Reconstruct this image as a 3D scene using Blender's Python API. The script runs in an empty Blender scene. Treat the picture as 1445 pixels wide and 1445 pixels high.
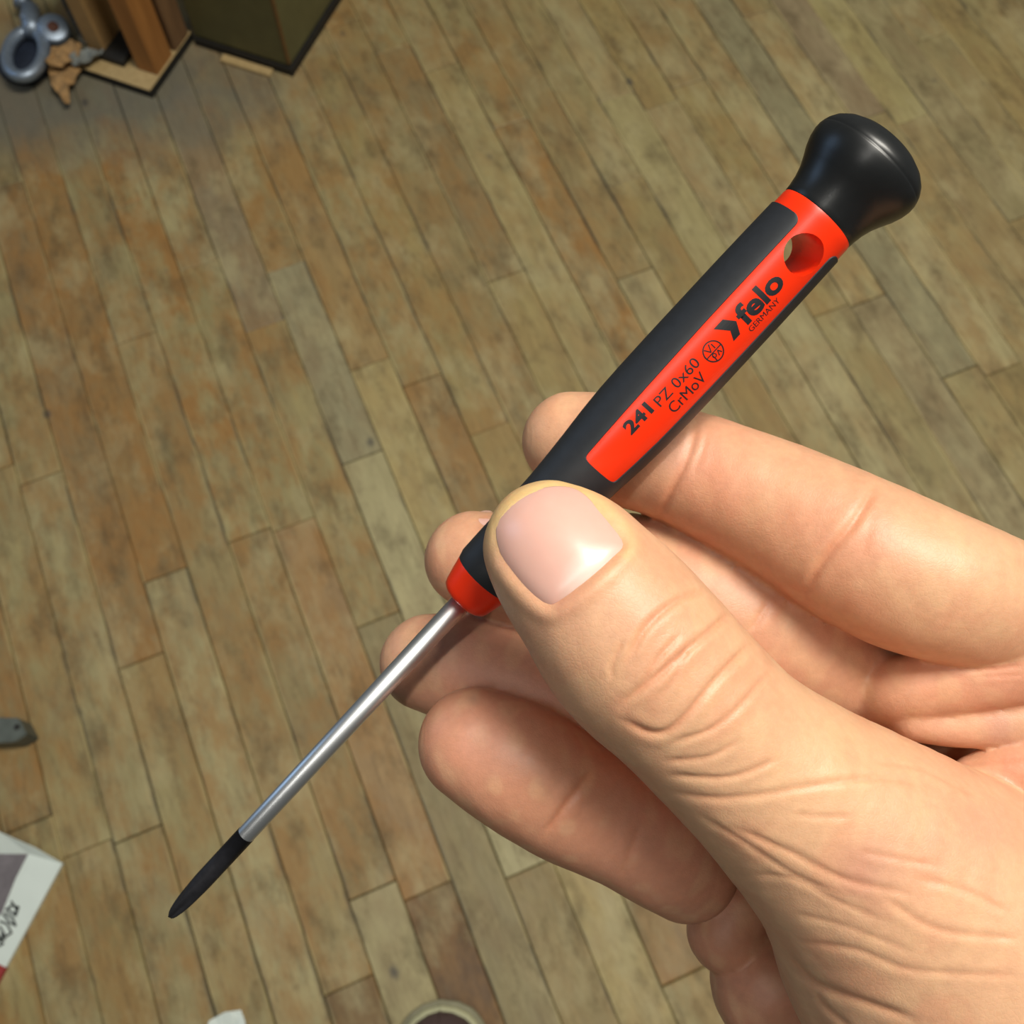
import bpy, bmesh, math, random
import numpy as np
from mathutils import Vector, Matrix
from mathutils.bvhtree import BVHTree

# ------------------------------------------------------------------ camera, world, light
CAM_H = 1.23                      # camera height above the floor (m)
TILT = math.radians(22.0)         # away from straight down
F, CX = 1447.0, 722.5             # focal length and centre in pixels of the 1445 px frame
scene = bpy.context.scene
COL = scene.collection

cam_data = bpy.data.cameras.new("camera")
cam = bpy.data.objects.new("camera", cam_data)
COL.objects.link(cam)
cam.location = (0, 0, CAM_H)
cam.rotation_euler = (TILT, 0, 0)
cam_data.sensor_width = 36.0
cam_data.lens = 36.0 * F / 1445.0
cam_data.clip_start = 0.01
cam_data.dof.use_dof = True
cam_data.dof.focus_distance = 0.118
cam_data.dof.aperture_fstop = 58.0
scene.camera = cam
CAM_M = Matrix.Translation((0, 0, CAM_H)) @ Matrix.Rotation(TILT, 4, 'X')

world = bpy.data.worlds.new("world")
scene.world = world
world.use_nodes = True
world.node_tree.nodes["Background"].inputs[0].default_value = (0.90, 0.92, 0.86, 1)
world.node_tree.nodes["Background"].inputs[1].default_value = 0.09

def area_light(name, loc, target, sx, sy, power, color):
    d = bpy.data.lights.new(name, 'AREA')
    d.shape = 'RECTANGLE'; d.size = sx; d.size_y = sy
    d.energy = power; d.color = color
    o = bpy.data.objects.new(name, d); COL.objects.link(o)
    o.location = loc
    o.rotation_euler = (Vector(target) - Vector(loc)).to_track_quat('-Z', 'Y').to_euler()
    return o
# fluorescent ceiling fixtures and the window of the workshop
strip = area_light("ceiling_strip_light", (-0.08, -0.13, 2.75), (-0.08, -0.13, 0), 2.8, 0.05, 15, (1.0, 0.97, 0.89))
strip.rotation_euler = (0, 0, math.radians(40.8))
area_light("ceiling_fixture_right", (0.66, 0.42, 2.75), (0.66, 0.42, 0), 1.0, 0.5, 56, (1.0, 0.95, 0.84))
area_light("workshop_window", (-2.6, 1.3, 1.7), (0, 0.3, 0.9), 0.9, 1.2, 8, (0.42, 0.66, 1.0))

scene.view_settings.view_transform = 'Standard'
scene.view_settings.look = 'None'
scene.view_settings.gamma = 1.0
scene.view_settings.use_curve_mapping = False
scene.view_settings.exposure = -0.08

# ------------------------------------------------------------------ helpers
rng = random.Random(7)
nrng = np.random.default_rng(5)

def ray_dir(x, y):
    a, b = (x - CX) / F, -(y - CX) / F
    return Vector((a, math.sin(TILT) + b * math.cos(TILT), -math.cos(TILT) + b * math.sin(TILT)))

def on_plane(x, y, z=0.0):
    """point of the photograph seen at height z above the floor"""
    d = ray_dir(x, y)
    t = (z - CAM_H) / d.z
    return Vector((0, 0, CAM_H)) + d * t

def cam_pt(x, y, zmm):
    """camera-space point in mm for a pixel at a depth in mm"""
    return np.array([(x - CX) / F * zmm, -(y - CX) / F * zmm, -zmm])

def srgb(r, g, b):
    f = lambda c: (c / 255 / 12.92) if c / 255 <= 0.04045 else ((c / 255 + 0.055) / 1.055) ** 2.4
    return (f(r), f(g), f(b), 1.0)

def link(name, mesh, mat=None, parent=None):
    o = bpy.data.objects.new(name, mesh); COL.objects.link(o)
    if mat is not None and len(mesh.materials) == 0: mesh.materials.append(mat)
    if parent is not None: o.parent = parent
    return o

def tag(o, label, cat, group=None):
    o["label"] = label; o["category"] = cat
    if group: o["group"] = group
    return o

def empty(name, loc, rz=0.0):
    o = bpy.data.objects.new(name, None); COL.objects.link(o)
    o.location = loc; o.rotation_euler = (0, 0, rz); o.empty_display_size = 0.02
    return o

def mesh_from(name, verts, faces, smooth=False):
    m = bpy.data.meshes.new(name)
    m.from_pydata([tuple(v) for v in verts], [], faces)
    m.update()
    if smooth: m.shade_smooth()
    return m

def bm_mesh(name, bm, smooth=False):
    bmesh.ops.recalc_face_normals(bm, faces=bm.faces)
    m = bpy.data.meshes.new(name); bm.to_mesh(m); bm.free()
    if smooth: m.shade_smooth()
    return m

def box_bm(x0, x1, y0, y1, z0, z1, bev=0.0, seg=2, bm=None):
    own = bm is None
    if own: bm = bmesh.new()
    vs = [bm.verts.new((x, y, z)) for z in (z0, z1) for y in (y0, y1) for x in (x0, x1)]
    fs = [(0, 2, 3, 1), (4, 5, 7, 6), (0, 1, 5, 4), (2, 6, 7, 3), (0, 4, 6, 2), (1, 3, 7, 5)]
    nf = [bm.faces.new([vs[i] for i in f]) for f in fs]
    if bev > 0:
        es = list({e for f in nf for e in f.edges})
        bmesh.ops.bevel(bm, geom=es, offset=bev, segments=seg, affect='EDGES', profile=0.5)
    return bm

def lathe(profile, nseg=48, frame=None, caps=True):
    """profile: list of (axis position, radius); frame maps (axial, angle, radius) to a point"""
    verts, faces = [], []
    for a, r in profile:
        for k in range(nseg):
            verts.append(frame(a, 2 * math.pi * k / nseg, r))
    n = len(profile)
    for i in range(n - 1):
        for k in range(nseg):
            k2 = (k + 1) % nseg
            faces.append((i * nseg + k, i * nseg + k2, (i + 1) * nseg + k2, (i + 1) * nseg + k))
    if caps:
        faces.append(tuple(reversed(range(nseg))))
        faces.append(tuple((n - 1) * nseg + k for k in range(nseg)))
    return verts, faces

def tube(points, radii, nseg=12, caps=True):
    pts = [Vector(p) for p in points]
    verts, faces = [], []
    up = Vector((0, 0, 1))
    for i, p in enumerate(pts):
        t = (pts[min(i + 1, len(pts) - 1)] - pts[max(i - 1, 0)]).normalized()
        s = t.cross(up if abs(t.dot(up)) < 0.95 else Vector((1, 0, 0))).normalized()
        w = s.cross(t).normalized()
        for k in range(nseg):
            a = 2 * math.pi * k / nseg
            verts.append(p + (s * math.cos(a) + w * math.sin(a)) * radii[i])
    for i in range(len(pts) - 1):
        for k in range(nseg):
            k2 = (k + 1) % nseg
            faces.append((i * nseg + k, i * nseg + k2, (i + 1) * nseg + k2, (i + 1) * nseg + k))
    if caps:
        faces.append(tuple(reversed(range(nseg))))
        faces.append(tuple((len(pts) - 1) * nseg + k for k in range(nseg)))
    return verts, faces

# ---- material helpers
class NT:
    def __init__(self, name):
        self.m = bpy.data.materials.new(name); self.m.use_nodes = True
        self.t = self.m.node_tree; self.b = self.t.nodes["Principled BSDF"]
    def n(self, kind, **kw):
        nd = self.t.nodes.new(kind)
        for k, v in kw.items():
            if k.startswith("i_"):
                key = k[2:]
                nd.inputs[int(key) if key.isdigit() else key.replace("_", " ")].default_value = v
            else: setattr(nd, k, v)
        return nd
    def l(self, a, b): self.t.links.new(a, b)
    def math(self, op, a, b=None, clamp=False):
        nd = self.n('ShaderNodeMath', operation=op, use_clamp=clamp)
        for i, v in enumerate((a, b)):
            if v is None: continue
            if isinstance(v, (int, float)): nd.inputs[i].default_value = v
            else: self.l(v, nd.inputs[i])
        return nd.outputs[0]
    def mix(self, fac, a, b, blend='MIX'):
        nd = self.n('ShaderNodeMix', data_type='RGBA', blend_type=blend)
        for sock, v in ((nd.inputs[0], fac), (nd.inputs[6], a), (nd.inputs[7], b)):
            if isinstance(v, (int, float, tuple)): sock.default_value = v
            else: self.l(v, sock)
        return nd.outputs[2]
    def noise(self, vec, scale, detail=4.0, rough=0.55):
        nd = self.n('ShaderNodeTexNoise'); nd.inputs['Scale'].default_value = scale
        nd.inputs['Detail'].default_value = detail; nd.inputs['Roughness'].default_value = rough
        if vec is not None: self.l(vec, nd.inputs['Vector'])
        return nd.outputs['Fac']
    def ramp(self, fac, stops):
        nd = self.n('ShaderNodeValToRGB'); cr = nd.color_ramp
        while len(cr.elements) < len(stops): cr.elements.new(0.5)
        for e, (p, c) in zip(cr.elements, stops):
            e.position = p; e.color = c if isinstance(c, tuple) else (c, c, c, 1)
        self.l(fac, nd.inputs[0]); return nd.outputs[0]
    def bump(self, h, strength, dist):
        nd = self.n('ShaderNodeBump'); nd.inputs['Strength'].default_value = strength
        nd.inputs['Distance'].default_value = dist
        self.l(h, nd.inputs['Height']); self.l(nd.outputs[0], self.b.inputs['Normal'])

def simple_mat(name, col, rough=0.5, metal=0.0, var=0.0, scale=200.0, bump=0.0, bdist=0.0005, spec=None):
    m = NT(name)
    m.b.inputs['Roughness'].default_value = rough
    m.b.inputs['Metallic'].default_value = metal
    if spec is not None: m.b.inputs['Specular IOR Level'].default_value = spec
    tc = m.n('ShaderNodeTexCoord').outputs['Object']
    nz = m.noise(tc, scale)
    dark = tuple(c * (1 - var) for c in col[:3]) + (1,)
    lite = tuple(min(1, c * (1 + var)) for c in col[:3]) + (1,)
    m.l(m.ramp(nz, [(0.3, dark), (0.7, lite)]), m.b.inputs['Base Color'])
    if bump > 0: m.bump(nz, bump, bdist)
    return m.m

# ------------------------------------------------------------------ floor
DV = Vector((-0.38776, 0.92176)).normalized()     # direction the boards run
DU = Vector((DV.y, -DV.x))
PITCH = 0.0556 * 1.025
U0 = -0.2105 * 1.025

def uv_of(p): return (p.x * DU.x + p.y * DU.y, p.x * DV.x + p.y * DV.y)

def plank_material():
    m = NT("worn_maple_boards")
    geo = m.n('ShaderNodeNewGeometry').outputs['Position']
    info = m.n('ShaderNodeObjectInfo')
    mp = m.n('ShaderNodeMapping', vector_type='POINT')
    ang = math.atan2(DV.x, DV.y)                   # turn world so that y runs along the boards
    mp.inputs['Rotation'].default_value = (0, 0, ang)
    m.l(geo, mp.inputs['Vector'])
    puv = mp.outputs[0]
    off = m.n('ShaderNodeVectorMath', operation='SCALE'); off.inputs[0].default_value = (13.7, 7.3, 3.1)
    m.l(info.outputs['Random'], off.inputs['Scale'])
    add = m.n('ShaderNodeVectorMath', operation='ADD'); m.l(puv, add.inputs[0]); m.l(off.outputs[0], add.inputs[1])
    pb = add.outputs[0]
    def stretched(vec, sx, sy):
        s = m.n('ShaderNodeVectorMath', operation='MULTIPLY'); s.inputs[1].default_value = (sx, sy, 1)
        m.l(vec, s.inputs[0]); return s.outputs[0]
    base = info.outputs['Color']
    # long streaks in the wood
    streak = m.noise(stretched(pb, 70, 9), 1.0, 5, 0.6)
    col = m.mix(1.0, base, m.ramp(streak, [(0.28, (0.80, 0.79, 0.76, 1)), (0.55, (1, 1, 1, 1)), (0.75, (1.10, 1.09, 1.05, 1))]), 'MULTIPLY')
    # broad blotches inside a board
    blot = m.noise(stretched(pb, 22, 11), 1.0, 4, 0.6)
    col = m.mix(m.math('MULTIPLY', m.ramp(blot, [(0.46, 0.0), (0.70, 1.0)]), 0.42), col, srgb(122, 98, 70))
    # amber old finish where it has not been worn away (amount = alpha of the object colour)
    amb = m.noise(stretched(pb, 26, 9), 1.0, 5, 0.68)
    amb2 = m.noise(stretched(puv, 15, 8), 1.0, 6, 0.7)
    ambs = m.math('ADD', m.math('MULTIPLY', amb, 0.45), m.math('MULTIPLY', amb2, 0.55))
    ambm = m.math('MULTIPLY', m.ramp(ambs, [(0.44, 0.0), (0.56, 0.9)]), info.outputs['Alpha'])
    col = m.mix(ambm, col, srgb(150, 111, 62))
    # pale scuffed, greyed patches that run over several boards
    pale = m.noise(stretched(puv, 13, 7), 1.0, 6, 0.66)
    col = m.mix(m.math('MULTIPLY', m.ramp(pale, [(0.50, 0.0), (0.66, 1.0)]), 0.55), col, srgb(174, 163, 122))
    grime = m.noise(stretched(puv, 17, 9), 1.3, 6, 0.70)
    col = m.mix(m.math('MULTIPLY', m.ramp(grime, [(0.51, 0.0), (0.68, 1.0)]), 0.56), col, srgb(84, 70, 46))
    # rough dark grain torn along the boards
    torn = m.noise(stretched(pb, 95, 16), 1.0, 6, 0.72)
    col = m.mix(m.math('MULTIPLY', m.ramp(torn, [(0.54, 0.0), (0.67, 1.0)]), 0.38), col, srgb(92, 72, 46))
    # arrises rubbed pale, with the light they catch painted in
    oc = m.n('ShaderNodeTexCoord').outputs['Object']
    sx = m.n('ShaderNodeSeparateXYZ'); m.l(oc, sx.inputs[0])
    edge = m.ramp(m.math('ABSOLUTE', sx.outputs[0]), [(0.43, 0.0), (0.485, 1.0)])
    egate = m.ramp(m.noise(stretched(pb, 9, 7), 1.0, 3), [(0.50, 0.0), (0.58, 1.0)])
    col = m.mix(m.math('MULTIPLY', m.math('MULTIPLY', edge, egate), 0.6), col, srgb(182, 166, 118))
    edark = m.ramp(m.noise(stretched(pb, 8, 6), 1.3, 3), [(0.54, 0.0), (0.62, 1.0)])
    col = m.mix(m.math('MULTIPLY', m.math('MULTIPLY', edge, edark), 0.55), col, srgb(74, 72, 66))
    # grey dust and the corner's shadow, both painted into the boards beside the cabinet
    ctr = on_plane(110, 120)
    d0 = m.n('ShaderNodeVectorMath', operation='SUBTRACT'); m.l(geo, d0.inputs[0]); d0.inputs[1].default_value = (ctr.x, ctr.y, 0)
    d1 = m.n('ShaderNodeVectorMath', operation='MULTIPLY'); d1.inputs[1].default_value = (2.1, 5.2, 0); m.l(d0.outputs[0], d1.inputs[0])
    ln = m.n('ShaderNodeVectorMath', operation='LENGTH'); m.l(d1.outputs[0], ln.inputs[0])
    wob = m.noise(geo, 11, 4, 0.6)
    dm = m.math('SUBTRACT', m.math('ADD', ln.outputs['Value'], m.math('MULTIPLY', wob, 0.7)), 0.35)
    dust_shade = m.ramp(dm, [(0.35, 1.0), (0.95, 0.0)])
    col = m.mix(m.math('MULTIPLY', dust_shade, 0.86), col, srgb(104, 102, 90))
    # small dark specks, dents and nail heads
    vor = m.n('ShaderNodeTexVoronoi', feature='F1'); vor.inputs['Scale'].default_value = 13.0
    m.l(stretched(puv, 1.0, 0.72), vor.inputs['Vector'])
    spk = m.ramp(m.math('ADD', vor.outputs['Distance'], m.math('MULTIPLY', m.noise(puv, 160, 3), 0.06)), [(0.06, 1.0), (0.13, 0.0)])
    gate = m.ramp(m.noise(puv, 9.0, 2), [(0.46, 0.0), (0.54, 1.0)])
    spk = m.math('MULTIPLY', spk, gate)
    col = m.mix(m.math('MULTIPLY', spk, 0.75), col, srgb(66, 66, 66))
    fine = m.noise(stretched(pb, 330, 40), 1.0, 3, 0.6)
    col = m.mix(1.0, col, m.ramp(fine, [(0.25, (0.90, 0.90, 0.90, 1)), (0.75, (1.07, 1.07, 1.07, 1))]), 'MULTIPLY')
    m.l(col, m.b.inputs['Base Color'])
    m.l(m.ramp(grime, [(0.3, 0.46), (0.7, 0.66)]), m.b.inputs['Roughness'])
    m.b.inputs['Specular IOR Level'].default_value = 0.3
    m.bump(m.math('ADD', streak, fine), 0.25, 0.0008)
    return m.m

MAT_PLANK = plank_material()
MAT_SUB = simple_mat("dark_gap_dirt", srgb(84, 78, 62), 0.9, var=0.3, scale=40)

floor = link("floor", bm_mesh("floor", box_bm(-2.2, 2.4, -1.6, 3.0, -0.05, -0.0105)), MAT_SUB)
floor["kind"] = "structure"
floor["label"] = "worn narrow-board wooden workshop floor"

# plank ends read off the photograph: row -> positions along the board (m)
JOINTS = {14: [1.034], 15: [0.994], 13: [0.882], 10: [1.194], 11: [1.049], 19: [1.104, 0.392], 5: [0.736], 6: [0.685, -0.120],
          4: [0.607, 0.933], 2: [0.551, 0.071, 0.984], 17: [0.560], 1: [0.095], 0: [0.014], 12: [0.729]}
ends_seen = {k: sorted(v) for k, v in JOINTS.items()}
TONES = [srgb(157, 145, 104), srgb(151, 138, 97), srgb(163, 151, 110), srgb(147, 131, 90), srgb(155, 142, 99), srgb(144, 129, 90), srgb(151, 135, 90)]
# boards whose own colour stands out: pixel -> (colour, amber finish)
SPECIAL = [((615, 1330), srgb(96, 74, 52), 0.5), ((500, 1420), srgb(118, 98, 66), 0.3), ((545, 1300), srgb(164, 152, 112), 0.0),
           ((700, 1290), srgb(140, 128, 92), 0.1), ((850, 1290), srgb(158, 150, 114), 0.0), ((930, 1330), srgb(152, 132, 88), 0.2),
           ((790, 250), srgb(146, 122, 80), 1.0), ((580, 70), srgb(138, 122, 86), 0.6), ((110, 430), srgb(146, 118, 74), 1.0),
           ((90, 560), srgb(142, 120, 82), 0.9), ((1260, 80), srgb(134, 122, 92), 0.0), ((1210, 90), srgb(158, 146, 100), 0.1),
           ((1320, 110), srgb(148, 136, 98), 0.0), ((930, 200), srgb(138, 128, 98), 0.0), ((880, 200), srgb(160, 148, 104), 0.0),
           ((540, 580), srgb(168, 152, 104), 0.2), ((610, 590), srgb(146, 124, 84), 0.7), ((540, 720), srgb(170, 160, 120), 0.0),
           ((450, 560), srgb(148, 140, 108), 0.1), ((1130, 60), srgb(146, 130, 100), 0.0), ((430, 850), srgb(158, 130, 90), 0.8),
           ((1350, 500), srgb(140, 132, 100), 0.0), ((1400, 300), srgb(150, 134, 94), 0.2), ((1240, 470), srgb(146, 134, 100), 0.1),
           ((300, 230), srgb(140, 126, 98), 0.3), ((450, 290), srgb(156, 132, 88), 0.6)]
special = []
for px, c, a in SPECIAL:
    u, v = uv_of(on_plane(*px)); special.append((math.floor((u - U0) / PITCH), v, c, a))

plank_mesh = bm_mesh("plank", box_bm(-0.5, 0.5, -0.5, 0.5, -0.5, 0.5))
# a shared board shape in unit size whose arrises are eased: chamfered by hand so that every board can share it
def unit_plank():
    bm = bmesh.new()
    e, t = 0.018, 0.12
    lo = [(-.5, -.5), (.5, -.5), (.5, .5), (-.5, .5)]
    hi = [(-.5 + e, -.5 + e * .12), (.5 - e, -.5 + e * .12), (.5 - e, .5 - e * .12), (-.5 + e, .5 - e * .12)]
    a = [bm.verts.new((x, y, -.5)) for x, y in lo]
    b = [bm.verts.new((x, y, .5 - t)) for x, y in lo]
    c = [bm.verts.new((x, y, .5)) for x, y in hi]
    bm.faces.new(c); bm.faces.new(list(reversed(a)))
    for i in range(4):
        j = (i + 1) % 4
        bm.faces.new((a[i], a[j], b[j], b[i])); bm.faces.new((b[i], b[j], c[j], c[i]))
    return bm_mesh("plank", bm)
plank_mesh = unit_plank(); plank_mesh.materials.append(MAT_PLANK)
rz = math.atan2(-DV.x, DV.y)
V_LO, V_HI = -0.75, 1.95
for row in range(-13, 31):
    uc = U0 + (row + 0.5) * PITCH
    cuts = list(ends_seen.get(row, []))
    if not cuts: cuts = [rng.uniform(0.0, 0.6)]
    c = [cuts[0]]
    for q in cuts[1:]: c.append(q)
    x = c[0]
    while x > V_LO: x -= rng.uniform(0.42, 0.95); c.append(x)
    x = max(cuts)
    while x < V_HI: x += rng.uniform(0.42, 0.95); c.append(x)
    c = sorted(c)
    for v0, v1 in zip(c[:-1], c[1:]):
        # only where the floor can be seen or nearly so
        mid = DU * uc + DV * ((v0 + v1) / 2)
        if mid.y < -0.75 or mid.y > 1.95 or abs(mid.x) > 1.35: continue
        o = bpy.data.objects.new("plank", plank_mesh); COL.objects.link(o); o.parent = floor
        gap = rng.choice((0.0004, 0.0006, 0.0009, 0.0014))
        o.scale = (PITCH - gap, (v1 - v0) - gap, 0.0105)
        p = DU * uc + DV * ((v0 + v1) / 2)
        o.location = (p.x, p.y, -0.00525 + rng.uniform(-0.0003, 0.0003))
        o.rotation_euler = (0, rng.uniform(-.006, .006), rz)
        t = rng.choice(TONES)
        k = rng.uniform(0.92, 1.06)
        leftness = min(1, max(0, (0.15 - p.x) / 0.6))
        r_, g_, b_ = t[0] * k, t[1] * k, t[2] * k
        amber = rng.uniform(0.15, 0.45) + leftness * rng.uniform(0.35, 0.75)
        for (srow, sv, sc, sa) in special:
            if srow == row and v0 <= sv <= v1: r_, g_, b_ = sc[:3]; amber = sa
        o.color = (r_, g_, b_, amber)

# ------------------------------------------------------------------ screwdriver
# axis in camera space, millimetres
TIP = cam_pt(240, 1293, 140.0)
RING = cam_pt(1148, 314, 118.0)
AX = (RING - TIP) / np.linalg.norm(RING - TIP)
DPX = (np.array([1148, 314.]) - np.array([240, 1293.])); LPX = np.linalg.norm(DPX); DPX /= LPX

def axis_at(D):
    """axis position (mm from the tip) of the point that is D pixels along the axis in the photograph"""
    x, y = 240 + DPX[0] * D, 1293 + DPX[1] * D
    r = np.array([(x - CX) / F, -(y - CX) / F, -1.0])
    # closest approach of the ray and the axis
    A = np.array([[AX @ AX, -(AX @ r)], [AX @ r, -(r @ r)]])
    s, t = np.linalg.solve(A, np.array([-(TIP @ AX), -(TIP @ r)]))
    return s
def depth_at(s): return -(TIP + AX * s)[2]
def rad(D, hw): return hw * depth_at(axis_at(D)) / F

view = -(TIP + AX * 80); view = view / np.linalg.norm(view)
N0 = view - AX * (view @ AX); N0 /= np.linalg.norm(N0)          # towards the camera
B0 = np.cross(AX, N0)                                           # to one side of the handle
side = 1.0 if (B0 @ np.array([0.733, -0.68, 0])) > 0 else -1.0
B0 = B0 * side                                                  # lower right in the photograph

def sd_frame(a, ang, r):
    p = TIP + AX * a + (N0 * math.cos(ang) + B0 * math.sin(ang)) * r
    return tuple(p * 0.001)

sd = bpy.data.objects.new("screwdriver", None); COL.objects.link(sd)
sd.matrix_world = CAM_M
sd.empty_display_size = 0.01
tag(sd, "small precision screwdriver with red and black handle held in the hand", "screwdriver")

MAT_RED = simple_mat("red_plastic", (0.88, 0.032, 0.003, 1), 0.32, var=0.02)
MAT_GRIP = simple_mat("black_soft_grip", (0.016, 0.018, 0.022, 1), 0.55, var=0.1, scale=900, bump=0.08, bdist=0.0001)
MAT_KNOB = simple_mat("black_knob_plastic", (0.010, 0.011, 0.012, 1), 0.34, var=0.1, scale=700, bump=0.05, bdist=0.0001)
MAT_INK = simple_mat("black_print", (0.012, 0.013, 0.016, 1), 0.5, var=0.05)
MAT_TIP = simple_mat("blackened_steel", (0.016, 0.016, 0.020, 1), 0.5, metal=0.3, var=0.2, scale=900)
def steel():
    m = NT("satin_chrome")
    m.b.inputs['Metallic'].default_value = 1.0
    m.b.inputs['Base Color'].default_value = (0.74, 0.76, 0.78, 1)
    tc = m.n('ShaderNodeTexCoord').outputs['Object']
    nz = m.noise(tc, 2500, 3)
    m.b.inputs['Roughness'].default_value = 0.40
    return m.m
MAT_STEEL = steel()

# shaft
r_sh0, r_sh1 = rad(158, 13.2), rad(600, 15.2)
s0, s1 = axis_at(150), axis_at(640)
v, f = lathe([(s0, r_sh0), (s0 + 0.05, r_sh0), (s1, r_sh1)], 40, sd_frame)
shaft = link("shaft", mesh_from("shaft", v, f, True), MAT_STEEL, sd); shaft["label"] = "bright chrome shaft"
# black cross-head tip with four flutes
vt, ft = [], []
NS = 48
prof = [(axis_at(158), 13.6, 0), (axis_at(100), 13.4, 0), (axis_at(70), 13.3, 0.0), (axis_at(56), 13.2, 0.08), (axis_at(42), 12.6, 0.20),
        (axis_at(28), 11.6, 0.32), (axis_at(16), 9.8, 0.40), (axis_at(8), 8.0, 0.42), (axis_at(3), 6.2, 0.38), (axis_at(0), 4.0, 0.3), (axis_at(-1), 1.5, 0.1)]
for a, hw, fl in prof:
    r = hw * depth_at(a) / F
    for k in range(NS):
        th = 2 * math.pi * k / NS
        ww = abs(math.sin(2 * (th + 0.35))) ** 1.5
        vt.append(sd_frame(a, th, r * (1 - fl * ww)))
for i in range(len(prof) - 1):
    for k in range(NS):
        k2 = (k + 1) % NS
        ft.append((i * NS + k, i * NS + k2, (i + 1) * NS + k2, (i + 1) * NS + k))
ft.append(tuple(range(NS))); ft.append(tuple(reversed([(len(prof) - 1) * NS + k for k in range(NS)])))
tipo = link("blade_tip", mesh_from("blade_tip", vt, ft, True), MAT_TIP, shaft); tipo["label"] = "blackened cross-head tip"

# handle core (red)
HW = [(606, 20), (608, 31), (612, 36), (618, 38.5), (632, 42), (650, 46), (662, 47.5), (700, 48), (760, 48), (800, 49), (830, 50.5), (876, 54),
      (920, 58), (960, 60.5), (1000, 61.5), (1060, 62), (1140, 62), (1200, 62), (1260, 61.5), (1300, 61), (1338, 60.5), (1343, 59.5)]
def hw_at(D):
    return float(np.interp(D, [h[0] for h in HW], [h[1] for h in HW]))
def core_r(D): return rad(D, hw_at(D))
def dense(vals, step):
    out = []
    for a, b in zip(vals[:-1], vals[1:]):
        n = max(1, int(math.ceil((b - a) / step)))
        out += [a + (b - a) * i / n for i in range(n)]
    return out + [vals[-1]]
Ds = dense([h[0] for h in HW], 8)
v, f = lathe([(axis_at(D), core_r(D)) for D in Ds], 96, sd_frame)
core_mesh = mesh_from("handle_core", v, f, False)
WC = math.radians(20.0)                   # the red window looks this far round from the camera
# lanyard hole
hole_D, hole_r = 1282, rad(1282, 28.5)
hc = TIP + AX * axis_at(hole_D)
hd = N0 * math.cos(WC) + B0 * math.sin(WC)
hs = np.cross(AX, hd)
hv, hf = [], []
for t_ in (-9.0, 9.0):
    for k in range(48):
        a = 2 * math.pi * k / 48
        hv.append(tuple((hc + hd * t_ + (AX * math.cos(a) + hs * math.sin(a)) * hole_r) * 0.001))
for k in range(48): hf.append((k, (k + 1) % 48, 48 + (k + 1) % 48, 48 + k))
hf.append(tuple(reversed(range(48)))); hf.append(tuple(range(48, 96)))
cut_mesh = mesh_from("cut", hv, hf)
bmc = bmesh.new(); bmc.from_mesh(cut_mesh); bmesh.ops.recalc_face_normals(bmc, faces=bmc.faces); bmc.to_mesh(cut_mesh); bmc.free()
bmc = bmesh.new(); bmc.from_mesh(core_mesh); bmesh.ops.recalc_face_normals(bmc, faces=bmc.faces); bmc.to_mesh(core_mesh); bmc.free()
tmp_a = link("tmp_a", core_mesh); tmp_b = link("tmp_b", cut_mesh)
md = tmp_a.modifiers.new("hole", 'BOOLEAN'); md.operation = 'DIFFERENCE'; md.object = tmp_b; md.solver = 'EXACT'
dg = bpy.context.evaluated_depsgraph_get()
core_cut = bpy.data.meshes.new_from_object(tmp_a.evaluated_get(dg))
bpy.data.objects.remove(tmp_a); bpy.data.objects.remove(tmp_b)
core_cut.materials.clear(); core_cut.materials.append(MAT_RED)
core_cut.shade_smooth()
try: core_cut.set_sharp_from_angle(angle=math.radians(35))
except Exception: pass
handle = link("handle", core_cut, None, sd); handle["label"] = "bright red plastic handle body"

# soft black grip with a rounded window on either side
def win_half(D):
    """half width (rad) of the window at a place along the handle; 0 = closed"""
    if D <= 876: return 0.0
    w = math.radians(31.0 + 3.0 * min(1, (D - 876) / 250))
    if D < 892:
        q = (D - 876) / 16.0
        w *= (1 - (1 - q) ** 6) ** (1 / 6)
    if D > 1303:
        q = (D - 1303) / 13.0
        w += math.radians(13.0) * (1 - math.sqrt(max(0, 1 - q * q)))
    return w
GD = dense([652, 876], 10) + [876 + 16 * q for q in (1e-6, 1e-5, 1e-4, 1e-3, 0.004, 0.015, 0.04, 0.09, 0.17, 0.3, 0.5, 0.75, 1.0)] + dense([896, 1303], 8) + [1303 + 13 * math.sin(math.pi / 2 * i / 8) for i in range(1, 9)]
NG = 44
gv, gf = [], []
LIFT = 0.16
for half in (0, 1):
    base_i = len(gv)
    for D in GD:
        w = win_half(D); w = max(w, 0.0)
        a0 = WC + half * math.pi + w; a1 = WC + half * math.pi + math.pi - w
        lift = LIFT
        if D <= 654: lift = 0.02
        for j in range(NG + 1):
            t = j / NG
            jj = t
            lf = lift
            a = a0 + (a1 - a0) * jj
            if w > 0 and j in (0, NG): lf = -0.12
            if w > 0 and j in (1, NG - 1): a = a0 + 0.012 if j == 1 else a1 - 0.012; lf = lift * 0.85
            if w > 0 and j in (2, NG - 2): a = a0 + 0.035 if j == 2 else a1 - 0.035
            if D > 1315.9: lf = -0.1
            gv.append(sd_frame(axis_at(D), a, core_r(D) + lf))
    nr = len(GD)
    for i in range(nr - 1):
        for j in range(NG):
            p = base_i + i * (NG + 1) + j
            gf.append((p, p + 1, p + NG + 2, p + NG + 1))
grip_mesh = mesh_from("grip", gv, gf, True)
bmg = bmesh.new(); bmg.from_mesh(grip_mesh)
bmesh.ops.remove_doubles(bmg, verts=bmg.verts, dist=0.0000008); bmesh.ops.recalc_face_normals(bmg, faces=bmg.faces)
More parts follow.
